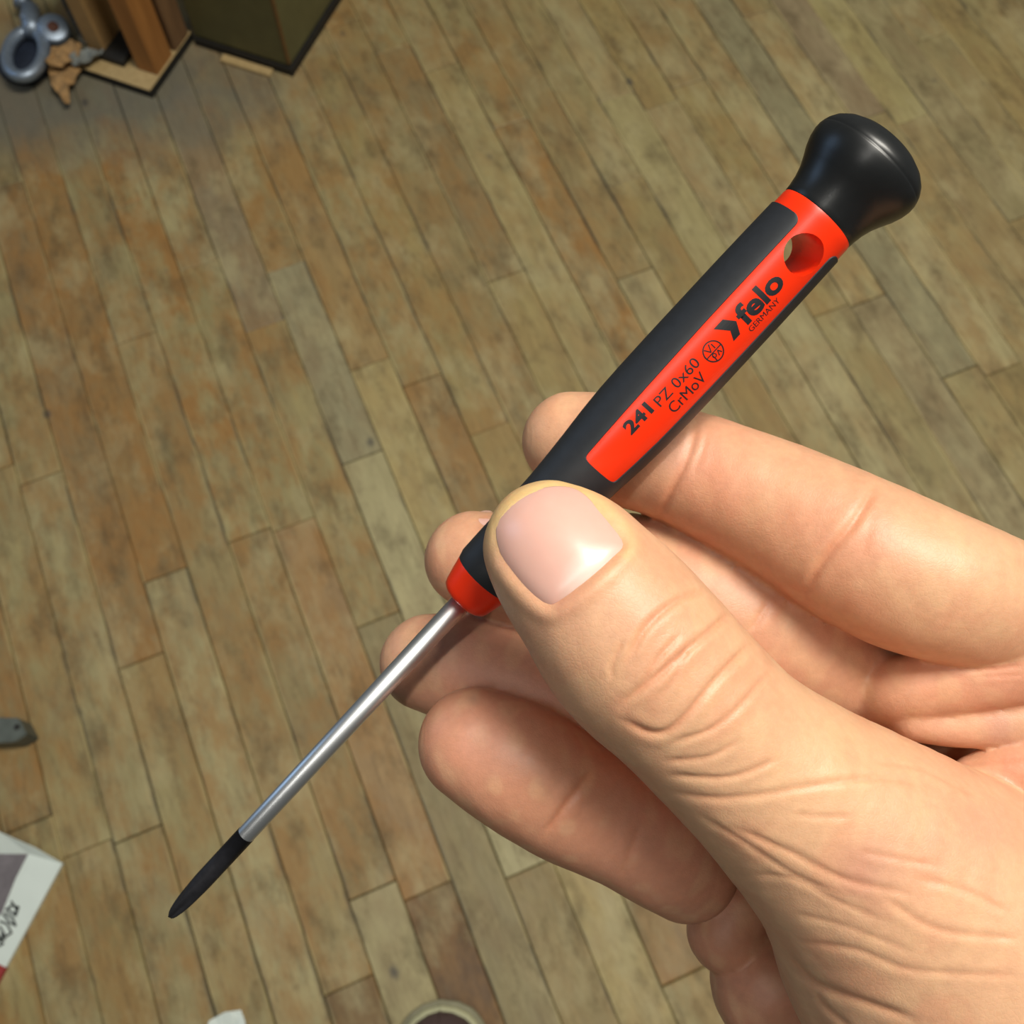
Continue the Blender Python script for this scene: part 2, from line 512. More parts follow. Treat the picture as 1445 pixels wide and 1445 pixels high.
bmg.to_mesh(grip_mesh); bmg.free(); grip_mesh.shade_smooth(); grip_mesh.set_sharp_from_angle(angle=math.radians(38))
grip = link("grip", grip_mesh, MAT_GRIP, handle); grip["label"] = "matt black soft grip panels"

# turning cap
KP = [(1341, 50), (1341, 59), (1344, 60.5), (1352, 61), (1368, 63.5), (1384, 68), (1400, 75), (1414, 82), (1428, 87), (1441, 89.5), (1450, 89.5),
      (1453, 89.0), (1454.5, 88.0), (1456, 88.4), (1464, 86), (1474, 80.5), (1484, 70.5), (1493, 55), (1499, 38), (1502, 20), (1503.5, 4)]
# the dome faces away from the camera a little, so the silhouette is stretched along the axis when unprojected
v, f = lathe([(axis_at(1341) + (axis_at(D) - axis_at(1341)) * 0.945, rad(D, h)) for D, h in KP], 72, sd_frame)
cap = link("end_cap", mesh_from("end_cap", v, f, True), MAT_KNOB, sd); cap["label"] = "flared glossy black swivel end cap"

# print on the red window
def print_mesh(name, bm, D_mid, perp, ux, parent=handle, flip=False):
    """bm: flat lettering in the xy plane (x along the handle in px, y across towards upper left in px), wrapped on the handle"""
    for q in np.arange(-16, 17, 4.0):
        g = bm.verts[:] + bm.edges[:] + bm.faces[:]
        bmesh.ops.bisect_plane(bm, geom=g, plane_co=(0, q, 0), plane_no=(0, 1, 0))
    for vv in bm.verts:
        D = D_mid + vv.co.x
        z = depth_at(axis_at(D)); r = core_r(D)
        p = (perp - vv.co.y) * z / F
        ang = math.asin(max(-0.98, min(0.98, p / r)))
        vv.co = Vector(sd_frame(axis_at(D), ang, r + 0.02))
    m = bpy.data.meshes.new(name); bm.to_mesh(m); bm.free()
    return link(name, m, MAT_INK, parent)

def text_bm(txt, length, height=None, offset=0.0, shear=0.0):
    cu = bpy.data.curves.new("txt", 'FONT'); cu.body = txt; cu.size = 1.0
    cu.align_x = 'LEFT'; cu.offset = offset; cu.resolution_u = 4; cu.shear = shear
    o = bpy.data.objects.new("txt", cu); COL.objects.link(o)
    dg = bpy.context.evaluated_depsgraph_get()
    me = bpy.data.meshes.new_from_object(o.evaluated_get(dg))
    bpy.data.objects.remove(o)
    bm = bmesh.new(); bm.from_mesh(me)
    xs = [q.co.x for q in bm.verts]; ys = [q.co.y for q in bm.verts]
    x0, x1, y0, y1 = min(xs), max(xs), min(ys), max(ys)
    sx = length / (x1 - x0); sy = (height / (y1 - y0)) if height else sx
    for q in bm.verts: q.co = Vector(((q.co.x - (x0 + x1) / 2) * sx, (q.co.y - (y0 + y1) / 2) * sy, 0))
    return bm
print_mesh("lettering", text_bm("felo", 80, 30, 0.035), 1197, 15, None)
print_mesh("lettering", text_bm("GERMANY", 58, 7.5), 1186, 36, None)
print_mesh("lettering", text_bm("241", 46, 19, 0.04), 966, 6, None)
print_mesh("lettering", text_bm("PZ 0x60", 80, 15), 1038, 11, None)
print_mesh("lettering", text_bm("CrMoV", 66, 15), 1037, 31, None)
# arrow head of the logo
bm = bmesh.new()
pts = [(-16, 15), (2, 15), (13, 0), (4, -16), (-9, -16), (-2, -3)]
bm.faces.new([bm.verts.new((x, y, 0)) for x, y in pts])
print_mesh("logo_arrow", bm, 1140, 14, None)
# round test mark
bm = bmesh.new()
def ring_bm(bm, cx, cy, r0, r1, n=40, a0=0, a1=2 * math.pi):
    prev = None
    for k in range(n + 1):
        a = a0 + (a1 - a0) * k / n
        p = (bm.verts.new((cx + r0 * math.cos(a), cy + r0 * math.sin(a), 0)), bm.verts.new((cx + r1 * math.cos(a), cy + r1 * math.sin(a), 0)))
        if prev: bm.faces.new((prev[0], p[0], p[1], prev[1]))
        prev = p
def bar_bm(bm, x0, y0, x1, y1, w):
    d = Vector((x1 - x0, y1 - y0)).normalized(); n = Vector((-d.y, d.x)) * w / 2
    bm.faces.new([bm.verts.new((x, y, 0)) for x, y in ((x0 + n.x, y0 + n.y), (x0 - n.x, y0 - n.y), (x1 - n.x, y1 - n.y), (x1 + n.x, y1 + n.y))])
ring_bm(bm, 0, 0, 13.2, 15.0)
bar_bm(bm, -13, -1, 13, -1, 1.6); bar_bm(bm, -8, 10, -3, 1, 1.6); bar_bm(bm, -3, 1, 2, 11, 1.6); bar_bm(bm, 5, 9, 5, 1, 1.6)
bar_bm(bm, -5, -12, -5, -3, 1.6); ring_bm(bm, -3, -5, 2.0, 3.4, 16); bar_bm(bm, 2, -10, 5, -3, 1.5); bar_bm(bm, 5, -3, 8, -9, 1.5)
print_mesh("test_mark", bm, 1102, 19, None)

# ------------------------------------------------------------------ hand
# every finger is a chain of joints (pixel x, pixel y, depth mm, radius px), all in the camera's metric space
CH = {
 "thumb": [(775, 769, 115.5, 92), (800, 796, 115, 108), (848, 852, 114.5, 122), (898, 915, 114.5, 132), (968, 985, 115.5, 127), (1040, 1057, 117, 128),
           (1132, 1133, 119, 146), (1234, 1218, 122, 180), (1342, 1322, 127, 228), (1455, 1430, 133, 285), (1600, 1560, 142, 300)],
 "index": [(806, 622, 138.5, 69), (868, 634, 137.5, 77), (965, 660, 135, 82), (1070, 705, 132, 92), (1180, 762, 128.5, 105), (1268, 806, 126.5, 110), (1348, 834, 126.5, 104),
           (1450, 862, 131, 92), (1570, 905, 142, 108)],
 "middle": [(668, 790, 145, 69), (740, 805, 144, 80), (860, 820, 141.5, 98), (1000, 858, 140, 114), (1130, 914, 139, 103), (1235, 955, 141, 88), (1400, 960, 148, 95), (1570, 1010, 152, 110)],
 "ring": [(606, 935, 147, 69), (680, 948, 146, 84), (800, 985, 145, 96), (950, 1050, 145, 96), (1080, 1090, 147, 92), (1300, 1100, 152, 100), (1560, 1130, 156, 112)],
 "pinky": [(670, 1050, 133.5, 80), (735, 1085, 133, 91), (800, 1126, 134, 89), (878, 1166, 135.5, 83), (935, 1200, 137, 81), (968, 1226, 138.5, 73)],
 "pinky_base": [(1040, 1282, 143, 50), (1022, 1316, 142.5, 53), (1056, 1348, 143.5, 50), (1086, 1392, 143, 82), (1130, 1425, 146, 88), (1200, 1440, 152, 108), (1480, 1330, 158, 125)],
 "fold_a": [(1224, 990, 135, 40), (1272, 972, 131, 47), (1340, 960, 129, 50), (1470, 925, 127, 62)],
 "fold_b": [(1288, 1013, 131, 35), (1360, 1018, 130, 37), (1480, 1008, 129, 42)],
 "fold_c": [(1372, 1094, 130, 28), (1445, 1082, 128.5, 44), (1530, 1075, 127, 52)],
}
PALM = [[(1570, 905, 142, 105), (1900, 1500, 165, 230)], [(1570, 1010, 152, 110), (1900, 1500, 165, 230)], [(1560, 1130, 156, 112), (1900, 1500, 165, 230)],
        [(1480, 1330, 158, 125), (1850, 1560, 166, 230)], [(1480, 1050, 146, 105), (1600, 1300, 150, 190)], [(1600, 1560, 142, 300), (1900, 1560, 160, 265)],
        [(1850, 1540, 160, 255), (2200, 1840, 172, 250), (2700, 2260, 195, 265)], [(1275, 1355, 127, 158), (1420, 1480, 134, 250)], [(1300, 1250, 150, 120), (1550, 1350, 150, 180)], [(1300, 1060, 152, 95), (1500, 1080, 150, 120)]]
KIN = {"thumb": 4.0, "index": 2.5, "middle": 2.5, "ring": 2.5, "pinky": 2.0, "pinky_base": 1.2, "fold_a": 1.0, "fold_b": 1.0, "fold_c": 1.0}

def joint(j):
    x, y, z, r = j
    return np.array([(x - CX) / F * z, -(y - CX) / F * z, -z]), r * z / F

def spline(chain, n):
    """smooth the joints with a Catmull-Rom curve"""
    P = np.array([list(joint(j)[0]) + [joint(j)[1]] for j in chain])
    if len(P) == 2: return P
    Q = np.vstack([2 * P[0] - P[1], P, 2 * P[-1] - P[-2]]); out = []
    for i in range(1, len(Q) - 2):
        for t in np.linspace(0, 1, n, endpoint=False):
            a, b, c, d = Q[i - 1], Q[i], Q[i + 1], Q[i + 2]
            out.append(0.5 * ((2 * b) + (c - a) * t + (2 * a - 5 * b + 4 * c - d) * t * t + (3 * b - a - 3 * c + d) * t ** 3))
    out.append(P[-1]); return np.array(out)

def seg_d(p, a, b, ra, rb):
    ba = b - a; L = ba @ ba
    pa = p - a
    t = np.clip((pa @ ba) / L, 0, 1)
    d = np.sqrt(((pa - t[..., None] * ba) ** 2).sum(-1))
    return d - (ra + (rb - ra) * t)

def smin(a, b, k):
    h = np.maximum(k - np.abs(a - b), 0.0) / k
    return np.minimum(a, b) - h * h * k * 0.25

GH = 0.62
lo = np.array([-24.0, -118.0, -196.0]); hi = np.array([135.0, 20.0, -98.0])
dims = np.ceil((hi - lo) / GH).astype(int) + 1
gx = [np.float32(lo[i]) + np.arange(dims[i], dtype=np.float32) * np.float32(GH) for i in range(3)]
BIG = np.float32(6.0)

def chain_field(chains, k, n=4):
    """smooth union of round-cone chains sampled on the grid (only near the chain)"""
    fld = np.full(dims, BIG, dtype=np.float32)
    for ch in chains:
        S = spline(ch, n)
        for q0, q1 in zip(S[:-1], S[1:]):
            R = max(q0[3], q1[3]) + BIG
            mn = np.minimum(q0[:3], q1[:3]) - R; mx = np.maximum(q0[:3], q1[:3]) + R
            i0 = np.clip(np.floor((mn - lo) / GH).astype(int), 0, dims - 1); i1 = np.clip(np.ceil((mx - lo) / GH).astype(int) + 1, 0, dims)
            if np.any(i1 <= i0): continue
            X = gx[0][i0[0]:i1[0], None, None]; Y = gx[1][None, i0[1]:i1[1], None]; Z = gx[2][None, None, i0[2]:i1[2]]
            a = q0[:3].astype(np.float32); ba = (q1[:3] - q0[:3]).astype(np.float32); L = np.float32(max(1e-6, ba @ ba))
            ax_, ay_, az_ = X - a[0], Y - a[1], Z - a[2]
            t = np.clip((ax_ * ba[0] + ay_ * ba[1] + az_ * ba[2]) / L, 0, 1)
            d = np.sqrt((ax_ - t * ba[0]) ** 2 + (ay_ - t * ba[1]) ** 2 + (az_ - t * ba[2]) ** 2) - (np.float32(q0[3]) + np.float32(q1[3] - q0[3]) * t)
            sub = fld[i0[0]:i1[0], i0[1]:i1[1], i0[2]:i1[2]]
            if k <= 0: np.minimum(sub, d, out=sub)
            else: sub[...] = smin(sub, d, np.float32(k))
    return fld

palm = chain_field(PALM, 6.0, 3)
fields = {}
for nm, ch in CH.items():
    fields[nm] = chain_field([ch], 0.0, 5)
tot = palm
for nm in ("index", "middle", "ring", "pinky_base"):
    pass
fing = None
for nm in ("index", "middle", "ring", "pinky", "pinky_base"):
    fing = fields[nm] if fing is None else smin(fing, fields[nm], np.float32(0.9))
folds = smin(smin(fields["fold_a"], fields["fold_b"], np.float32(0.5)), fields["fold_c"], np.float32(0.5))
tot = smin(tot, fing, np.float32(1.2))
tot = smin(tot, folds, np.float32(0.7))
# the thumb only melts into the heel of the hand
thumb_tot = smin(fields["thumb"], chain_field([PALM[7], PALM[5]], 6.0, 3), np.float32(5.0))
tot = smin(tot, thumb_tot, np.float32(1.0))
del palm, folds, fing

def surface_nets(vol):
    s = vol < 0
    nx, ny, nz = vol.shape
    corners = [(i, j, k) for i in (0, 1) for j in (0, 1) for k in (0, 1)]
    cnt = np.zeros((nx - 1, ny - 1, nz - 1), dtype=np.int8)
    for (i, j, k) in corners: cnt += s[i:nx - 1 + i, j:ny - 1 + j, k:nz - 1 + k]
    act = (cnt > 0) & (cnt < 8)
    ids = np.full(act.shape, -1, dtype=np.int64)
    cells = np.argwhere(act); ids[act] = np.arange(len(cells))
    acc = np.zeros((len(cells), 3)); num = np.zeros(len(cells))
    cv = [vol[cells[:, 0] + i, cells[:, 1] + j, cells[:, 2] + k].astype(np.float64) for (i, j, k) in corners]
    for a in range(8):
        for b in range(a + 1, 8):
            da = np.array(corners[b]) - np.array(corners[a])
            if np.abs(da).sum() != 1: continue
            va, vb = cv[a], cv[b]; m = (va < 0) != (vb < 0)
            t = np.zeros_like(va); t[m] = va[m] / (va[m] - vb[m])
            pos = np.array(corners[a])[None, :] + t[:, None] * da[None, :]
            acc[m] += pos[m]; num[m] += 1
    pts = cells + acc / num[:, None]
    quads = []
    for ax in range(3):
        sl0 = [slice(None)] * 3; sl1 = [slice(None)] * 3
        sl0[ax] = slice(0, -1); sl1[ax] = slice(1, None)
        A, B = s[tuple(sl0)], s[tuple(sl1)]
        e = np.argwhere(A != B)
        u, w = (ax + 1) % 3, (ax + 2) % 3
        e = e[(e[:, u] > 0) & (e[:, w] > 0) & (e[:, u] < vol.shape[u] - 1) & (e[:, w] < vol.shape[w] - 1)]
        def cid(du, dw):
            c = e.copy(); c[:, u] -= du; c[:, w] -= dw
            return ids[c[:, 0], c[:, 1], c[:, 2]]
        q = np.stack([cid(1, 1), cid(0, 1), cid(0, 0), cid(1, 0)], 1)
        inside = A[e[:, 0], e[:, 1], e[:, 2]]
        q[~inside] = q[~inside][:, ::-1]
        quads.append(q)
    return pts, np.concatenate(quads)

tot[0] = tot[-1] = 1.0; tot[:, 0] = tot[:, -1] = 1.0; tot[:, :, 0] = tot[:, :, -1] = 1.0      # close the wrist off out of frame
pts, quads = surface_nets(tot)
del tot, fields
P = lo + pts * GH                                # camera space, mm
def np_mesh(name, V, Q):
    m = bpy.data.meshes.new(name)
    m.vertices.add(len(V)); m.vertices.foreach_set("co", np.ascontiguousarray(V, dtype=np.float32).ravel())
    m.loops.add(Q.size); m.loops.foreach_set("vertex_index", Q.astype(np.int32).ravel())
    m.polygons.add(len(Q)); m.polygons.foreach_set("loop_start", (np.arange(len(Q)) * Q.shape[1]).astype(np.int32))
    m.polygons.foreach_set("loop_total", np.full(len(Q), Q.shape[1], dtype=np.int32))
    m.update(calc_edges=True); m.validate(); return m
hm = np_mesh("hand_raw", P * 0.001, quads)
tmp = link("tmp_hand", hm)
md = tmp.modifiers.new("sub", 'SUBSURF'); md.levels = 1; md.render_levels = 1
dg = bpy.context.evaluated_depsgraph_get()
hand_mesh = bpy.data.meshes.new_from_object(tmp.evaluated_get(dg))
bpy.data.objects.remove(tmp)
hand_mesh.name = "hand"
NV = len(hand_mesh.vertices)
co = np.empty(NV * 3, dtype=np.float32); hand_mesh.vertices.foreach_get("co", co); co = co.reshape(-1, 3).astype(np.float64) * 1000
hand_mesh.shade_smooth()
def normals():
    nn = np.empty(NV * 3, dtype=np.float32); hand_mesh.vertices.foreach_get("normal", nn); return nn.reshape(-1, 3).astype(np.float64)
nor = normals()
if (nor * (co - co.mean(0))).sum() < 0:
    hand_mesh.flip_normals(); hand_mesh.update(); nor = normals()
dep = -co[:, 2]
pxx = CX + co[:, 0] / dep * F
pyy = CX - co[:, 1] / dep * F
viewv = -co / np.linalg.norm(co, axis=1)[:, None]
face = (nor * viewv).sum(1)
# which finger a vertex belongs to
names = list(CH.keys()); best = np.full(NV, 1e9); grp = np.zeros(NV, dtype=int)
for gi, nm in enumerate(names):
    S = spline(CH[nm], 2)
    for q0, q1 in zip(S[:-1], S[1:]):
        d = seg_d(co, q0[:3], q1[:3], q0[3], q1[3]); m = d < best; best[m] = d[m]; grp[m] = gi
pd = np.full(NV, 1e9)
for ch in PALM:
    S = spline(ch, 2)
    for q0, q1 in zip(S[:-1], S[1:]): pd = np.minimum(pd, seg_d(co, q0[:3], q1[:3], q0[3], q1[3]))
is_palm = pd < best - 0.4
G = {nm: (grp == gi) for gi, nm in enumerate(names)}
G["heel"] = G["thumb"] | is_palm

def poly_dist(px, py, poly):
    d = np.full(px.shape, 1e9); tt = np.zeros(px.shape); tot_l = 0
    pl = np.array(poly, dtype=float)
    # round the polyline
    if len(pl) > 2:
        Q = np.vstack([2 * pl[0] - pl[1], pl, 2 * pl[-1] - pl[-2]]); out = []
        for i in range(1, len(Q) - 2):
            for t in np.linspace(0, 1, 5, endpoint=False):
                a, b, c, e = Q[i - 1], Q[i], Q[i + 1], Q[i + 2]
                out.append(0.5 * ((2 * b) + (c - a) * t + (2 * a - 5 * b + 4 * c - e) * t * t + (3 * b - a - 3 * c + e) * t ** 3))
        pl = np.array(out + [pl[-1]])
    L = np.concatenate([[0], np.cumsum(np.linalg.norm(np.diff(pl, axis=0), axis=1))])
    for i in range(len(pl) - 1):
        a, b = pl[i], pl[i + 1]; ba = b - a; LL = ba @ ba + 1e-9
        t = np.clip(((px - a[0]) * ba[0] + (py - a[1]) * ba[1]) / LL, 0, 1)
        dd = np.hypot(px - a[0] - t * ba[0], py - a[1] - t * ba[1])
        m = dd < d; d[m] = dd[m]; tt[m] = (L[i] + t[m] * (L[i + 1] - L[i])) / L[-1]
    return d, tt

CREASES = [  # group, polyline in pixels, half width px, depth mm
 ("thumb", [(1000, 831), (955, 848), (912, 885), (885, 935)], 7, 0.34),
 ("thumb", [(1038, 859), (997, 894), (950, 935), (905, 972), (877, 995)], 7, 0.38),
 ("thumb", [(1063, 904), (1007, 963), (960, 1018), (925, 1035), (878, 1016)], 7, 0.40),
 ("thumb", [(957, 897), (925, 935), (905, 968)], 5, 0.26),
 ("thumb", [(975, 905), (950, 960), (930, 985)], 5, 0.18),
 ("thumb", [(880, 905), (865, 935), (862, 960)], 5, 0.18),
 ("thumb", [(1090, 945), (1040, 1000), (1000, 1030), (945, 1049)], 6, 0.26),
 ("thumb", [(1042, 1045), (1000, 1068), (940, 1074)], 6, 0.22),
 ("thumb", [(1100, 1070), (1031, 1097), (945, 1094)], 6, 0.25),
 ("heel", [(945, 1118), (1014, 1127), (1083, 1121), (1118, 1114), (1204, 1100), (1256, 1100), (1318, 1111)], 7, 0.30),
 ("heel", [(1118, 1149), (1160, 1153), (1201, 1152)], 5, 0.2),
 ("heel", [(1031, 1166), (1111, 1201), (1187, 1239), (1242, 1253), (1291, 1263)], 7, 0.30),
 ("heel", [(985, 1150), (1045, 1185), (1110, 1228), (1180, 1262)], 6, 0.2),
 ("heel", [(1211, 1201), (1268, 1212), (1325, 1222)], 6, 0.2),
 ("heel", [(1291, 1239), (1360, 1256), (1429, 1291)], 7, 0.25),
 ("heel", [(1242, 1263), (1325, 1312), (1445, 1325)], 7, 0.28),
 ("heel", [(1097, 1336), (1152, 1388), (1221, 1415), (1291, 1440)], 9, 0.45),
 ("heel", [(1118, 1329), (1208, 1340), (1291, 1370), (1445, 1378)], 7, 0.22),
 ("heel", [(1107, 1363), (1112, 1400), (1121, 1445)], 7, 0.32),
 ("heel", [(1150, 1400), (1170, 1425), (1200, 1450)], 7, 0.3),
 ("heel", [(1060, 1235), (1118, 1240), (1180, 1272), (1250, 1300)], 6, 0.18),
 ("heel", [(1120, 1290), (1200, 1310), (1290, 1345)], 6, 0.15),
 ("heel", [(1230, 1075), (1300, 1085), (1380, 1125)], 5, 0.16),
 ("index", [(985, 590), (972, 640), (948, 690), (928, 735)], 8, 0.34),
 ("index", [(1000, 605), (990, 640), (978, 668)], 5, 0.14),
 ("index", [(1240, 680), (1205, 738), (1168, 782), (1132, 840)], 9, 0.40),
 ("index", [(1236, 712), (1222, 760), (1216, 790)], 9, 0.09),
 ("index", [(1330, 780), (1300, 800)], 5, 0.0),
 ("pinky", [(838, 1085), (803, 1130), (768, 1180)], 8, 0.38),
 ("pinky", [(905, 1165), (888, 1205), (875, 1240)], 8, 0.22),
 ("middle", [(1085, 850), (1060, 890)], 7, 0.2),
 ("fold_a", [(1310, 935), (1380, 945), (1445, 940)], 5, 0.18),
 ("fold_a", [(1380, 955), (1445, 952)], 4, 0.14),
 ("fold_c", [(1360, 1078), (1445, 1072)], 5, 0.2),
]
disp = np.zeros(NV); crease_amt = np.zeros(NV)
vis = np.clip((face - 0.05) / 0.3, 0, 1)
for g, poly, w, dmm in CREASES:
    w *= 0.72; dmm *= 0.56 if g == 'heel' else 0.74
    m = G[g] & (face > 0.0) & (pxx < 1600)
    mx = np.array(poly).max(0) + 40; mn = np.array(poly).min(0) - 40
    m &= (pxx > mn[0]) & (pxx < mx[0]) & (pyy > mn[1]) & (pyy < mx[1])
    idx = np.where(m)[0]
    d, t = poly_dist(pxx[idx], pyy[idx], poly)
    env = np.minimum(1, np.minimum(t, 1 - t) * 6 + 0.15) * vis[idx]
    disp[idx] -= dmm * np.exp(-(d / w) ** 2) * env
    disp[idx] += 0.30 * dmm * np.exp(-((d - 2.3 * w) / (1.6 * w)) ** 2) * env
    crease_amt[idx] = np.maximum(crease_amt[idx], np.exp(-(d / (w * 1.0)) ** 2) * env * min(1, dmm / 0.35))

# soft irregularity of the flesh
def lumps(c, scale, seed):
    r = np.random.default_rng(seed); out = np.zeros(len(c))
    for _ in range(7):
        k = r.normal(size=3); k *= (2 * math.pi / scale) / np.linalg.norm(k) * r.uniform(0.7, 1.4)
        out += np.sin(c @ k + r.uniform(0, 6.28))
    return out / 7
disp += 0.16 * lumps(co, 13, 1) + 0.06 * lumps(co, 5.0, 2)

# the groove round the thumb nail
def nz(x, y): return (650 + x / 4.817, 650 + y / 4.817)
NAIL = [nz(*q) for q in [(228, 520), (236, 420), (300, 320), (400, 235), (520, 180), (650, 158), (770, 172), (862, 228), (935, 310), (1035, 430), (1122, 566),
                         (1050, 660), (930, 775), (800, 880), (700, 950), (610, 992), (520, 950), (420, 860), (335, 760), (265, 650)]]
NAIL_C = np.array([785, 774.])
NAIL = [tuple(NAIL_C + (np.array(q) - NAIL_C) * 0.965) for q in NAIL]
def closed_spline(pl, n):
    pl = np.array(pl, dtype=float); N = len(pl); out = []
    for i in range(N):
        a, b, c, e = pl[(i - 1) % N], pl[i], pl[(i + 1) % N], pl[(i + 2) % N]
        for t in np.linspace(0, 1, n, endpoint=False):
            out.append(0.5 * ((2 * b) + (c - a) * t + (2 * a - 5 * b + 4 * c - e) * t * t + (3 * b - a - 3 * c + e) * t ** 3))
    return np.array(out)
nail_edge = closed_spline(NAIL, 4)
m = G["thumb"] & (face > 0) & (pxx > 640) & (pxx < 960) & (pyy > 640) & (pyy < 900)
idx = np.where(m)[0]
d = np.full(len(idx), 1e9)
for a, b in zip(nail_edge, np.roll(nail_edge, -1, 0)):
    ba = b - a; t = np.clip(((pxx[idx] - a[0]) * ba[0] + (pyy[idx] - a[1]) * ba[1]) / (ba @ ba + 1e-9), 0, 1)
    d = np.minimum(d, np.hypot(pxx[idx] - a[0] - t * ba[0], pyy[idx] - a[1] - t * ba[1]))
inside = np.zeros(len(idx), dtype=bool)
for a, b in zip(nail_edge, np.roll(nail_edge, -1, 0)):
    c = ((a[1] > pyy[idx]) != (b[1] > pyy[idx])) & (pxx[idx] < (b[0] - a[0]) * (pyy[idx] - a[1]) / (b[1] - a[1] + 1e-12) + a[0])
    inside ^= c
# keep the raw surface for the nail itself before grooving
hand_mesh.vertices.foreach_set("co", (co * 0.001).astype(np.float32).ravel()); hand_mesh.update()
bm_ = bmesh.new(); bm_.from_mesh(hand_mesh); bvh = BVHTree.FromBMesh(bm_); bm_.free()
sd_in = np.where(inside, -d, d)
tipward = np.clip((800 - (pxx[idx] - 690) * 0.35 - pyy[idx]) / 60, 0, 1)     # free edge has no skin fold
prox = ((pxx[idx] - 783) * 0.72 + (pyy[idx] - 772) * 0.69) > 60
disp[idx] = disp[idx] * np.clip((sd_in + 5) / 30, 0.1, 1)
disp[idx] += np.where(sd_in < 0, -0.55 * np.clip(-sd_in / 6, 0, 1), 0)
disp[idx] += 0.30 * np.exp(-((sd_in - 15) / 12) ** 2) * (1 - tipward)
disp[idx] -= 0.28 * np.exp(-(sd_in / 5) ** 2) * (1 - 0.6 * tipward)
crease_amt[idx] = np.maximum(crease_amt[idx], 0.5 * np.exp(-((sd_in - 2) / 5) ** 2) * (1 - tipward))

co2 = co + nor * disp[:, None]
hand_mesh.vertices.foreach_set("co", (co2 * 0.001).astype(np.float32).ravel()); hand_mesh.update()

# skin colour: pigment and blood, plus shade painted into the rear fingers
base = np.tile(np.array([0.64, 0.375, 0.225]), (NV, 1))
def blend(mask, c):
    global base
    base = base * (1 - mask[:, None]) + np.array(c) * mask[:, None]
def soft(nm): return G[nm].astype(float)
blend(0.6 * soft("pinky"), (0.52, 0.20, 0.125)); blend(0.6 * soft("ring"), (0.52, 0.21, 0.14)); blend(0.45 * soft("middle"), (0.54, 0.24, 0.15)); blend(0.7 * soft("pinky_base"), (0.44, 0.18, 0.11))  # redder skin, darkened further for the shade the rear fingers lie in
blend(0.35 * soft("index"), (0.64, 0.31, 0.18)); blend(0.45 * (soft("fold_a") + soft("fold_b") + soft("fold_c")), (0.58, 0.26, 0.165))
mot = lumps(co, 9, 11); mot2 = lumps(co, 4, 12)
blend(np.clip(mot * 0.9 + 0.05, 0, 0.32), (0.62, 0.27, 0.16)); blend(np.clip(-mot2 * 0.9 - 0.03, 0, 0.30), (0.70, 0.45, 0.26))
SPOTS = [("index", 1010, 655, 60, 0.45, (0.80, 0.30, 0.21)), ("index", 1190, 755, 50, 0.35, (0.80, 0.33, 0.24)), ("index", 1080, 660, 30, 0.3, (0.86, 0.60, 0.42)),
         ("index", 960, 640, 22, 0.5, (0.86, 0.56, 0.47)), ("index", 1350, 790, 60, 0.35, (0.86, 0.60, 0.40)), ("index", 800, 610, 60, 0.2, (0.80, 0.45, 0.30)),
         ("heel", 1225, 1228, 34, 0.45, (0.52, 0.24, 0.22)), ("heel", 1395, 1165, 30, 0.35, (0.72, 0.33, 0.27)), ("heel", 1320, 1180, 70, 0.25, (0.80, 0.40, 0.29)),
         ("heel", 1150, 1080, 80, 0.3, (0.84, 0.58, 0.36)), ("heel", 1420, 1260, 60, 0.3, (0.84, 0.54, 0.36)), ("thumb", 935, 930, 60, 0.30, (0.80, 0.36, 0.24)),
         ("thumb", 790, 870, 40, 0.3, (0.80, 0.40, 0.30)), ("thumb", 890, 800, 34, 0.3, (0.84, 0.44, 0.29)), ("pinky", 672, 1035, 40, 0.35, (0.84, 0.42, 0.34)),
         ("pinky", 900, 1205, 60, 0.25, (0.74, 0.36, 0.30)), ("fold_a", 1420, 950, 40, 0.3, (0.84, 0.36, 0.28)), ("fold_b", 1415, 1030, 22, 0.4, (0.50, 0.30, 0.28)),
         ("fold_b", 1330, 1000, 34, 0.35, (0.88, 0.60, 0.50)), ("fold_c", 1420, 1085, 40, 0.3, (0.84, 0.36, 0.28)), ("ring", 575, 905, 40, 0.4, (0.84, 0.58, 0.40)),
         ("ring", 645, 930, 30, 0.3, (0.84, 0.48, 0.40)), ("pinky", 668, 988, 6, 0.5, (0.40, 0.25, 0.20))]
for g, x, y, s, a, c in SPOTS:
    c = tuple(v_ * k_ for v_, k_ in zip(c, (0.82, 0.76, 0.68)))
    blend(G[g] * a * np.exp(-((pxx - x) ** 2 + (pyy - y) ** 2) / (2 * s * s)) * (face > -0.2), c)
# calloused yellow rim at the end of the thumb
full_in = np.full(NV, 99.0); full_in[idx] = sd_in
rim = G["thumb"] * np.exp(-((np.abs(full_in) - 4) / 14) ** 2); tp = np.zeros(NV); tp[idx] = tipward
blend(np.clip(rim * tp, 0, 1) * 0.5, (0.88, 0.64, 0.24))
rr = np.zeros(NV); rr[idx] = np.exp(-((sd_in - 10) / 12) ** 2) * ((pxx[idx] - pyy[idx]) > 90)
blend(rr * 0.3, (0.80, 0.58, 0.26))
blend(np.clip(crease_amt, 0, 1) * 0.42, (0.66, 0.24, 0.12))
ca = hand_mesh.color_attributes.new("skin_tone_shade", 'FLOAT_COLOR', 'POINT')
cc = np.ones((NV, 4), dtype=np.float32); cc[:, :3] = np.clip(base, 0, 1)
ca.data.foreach_set("color", cc.ravel())

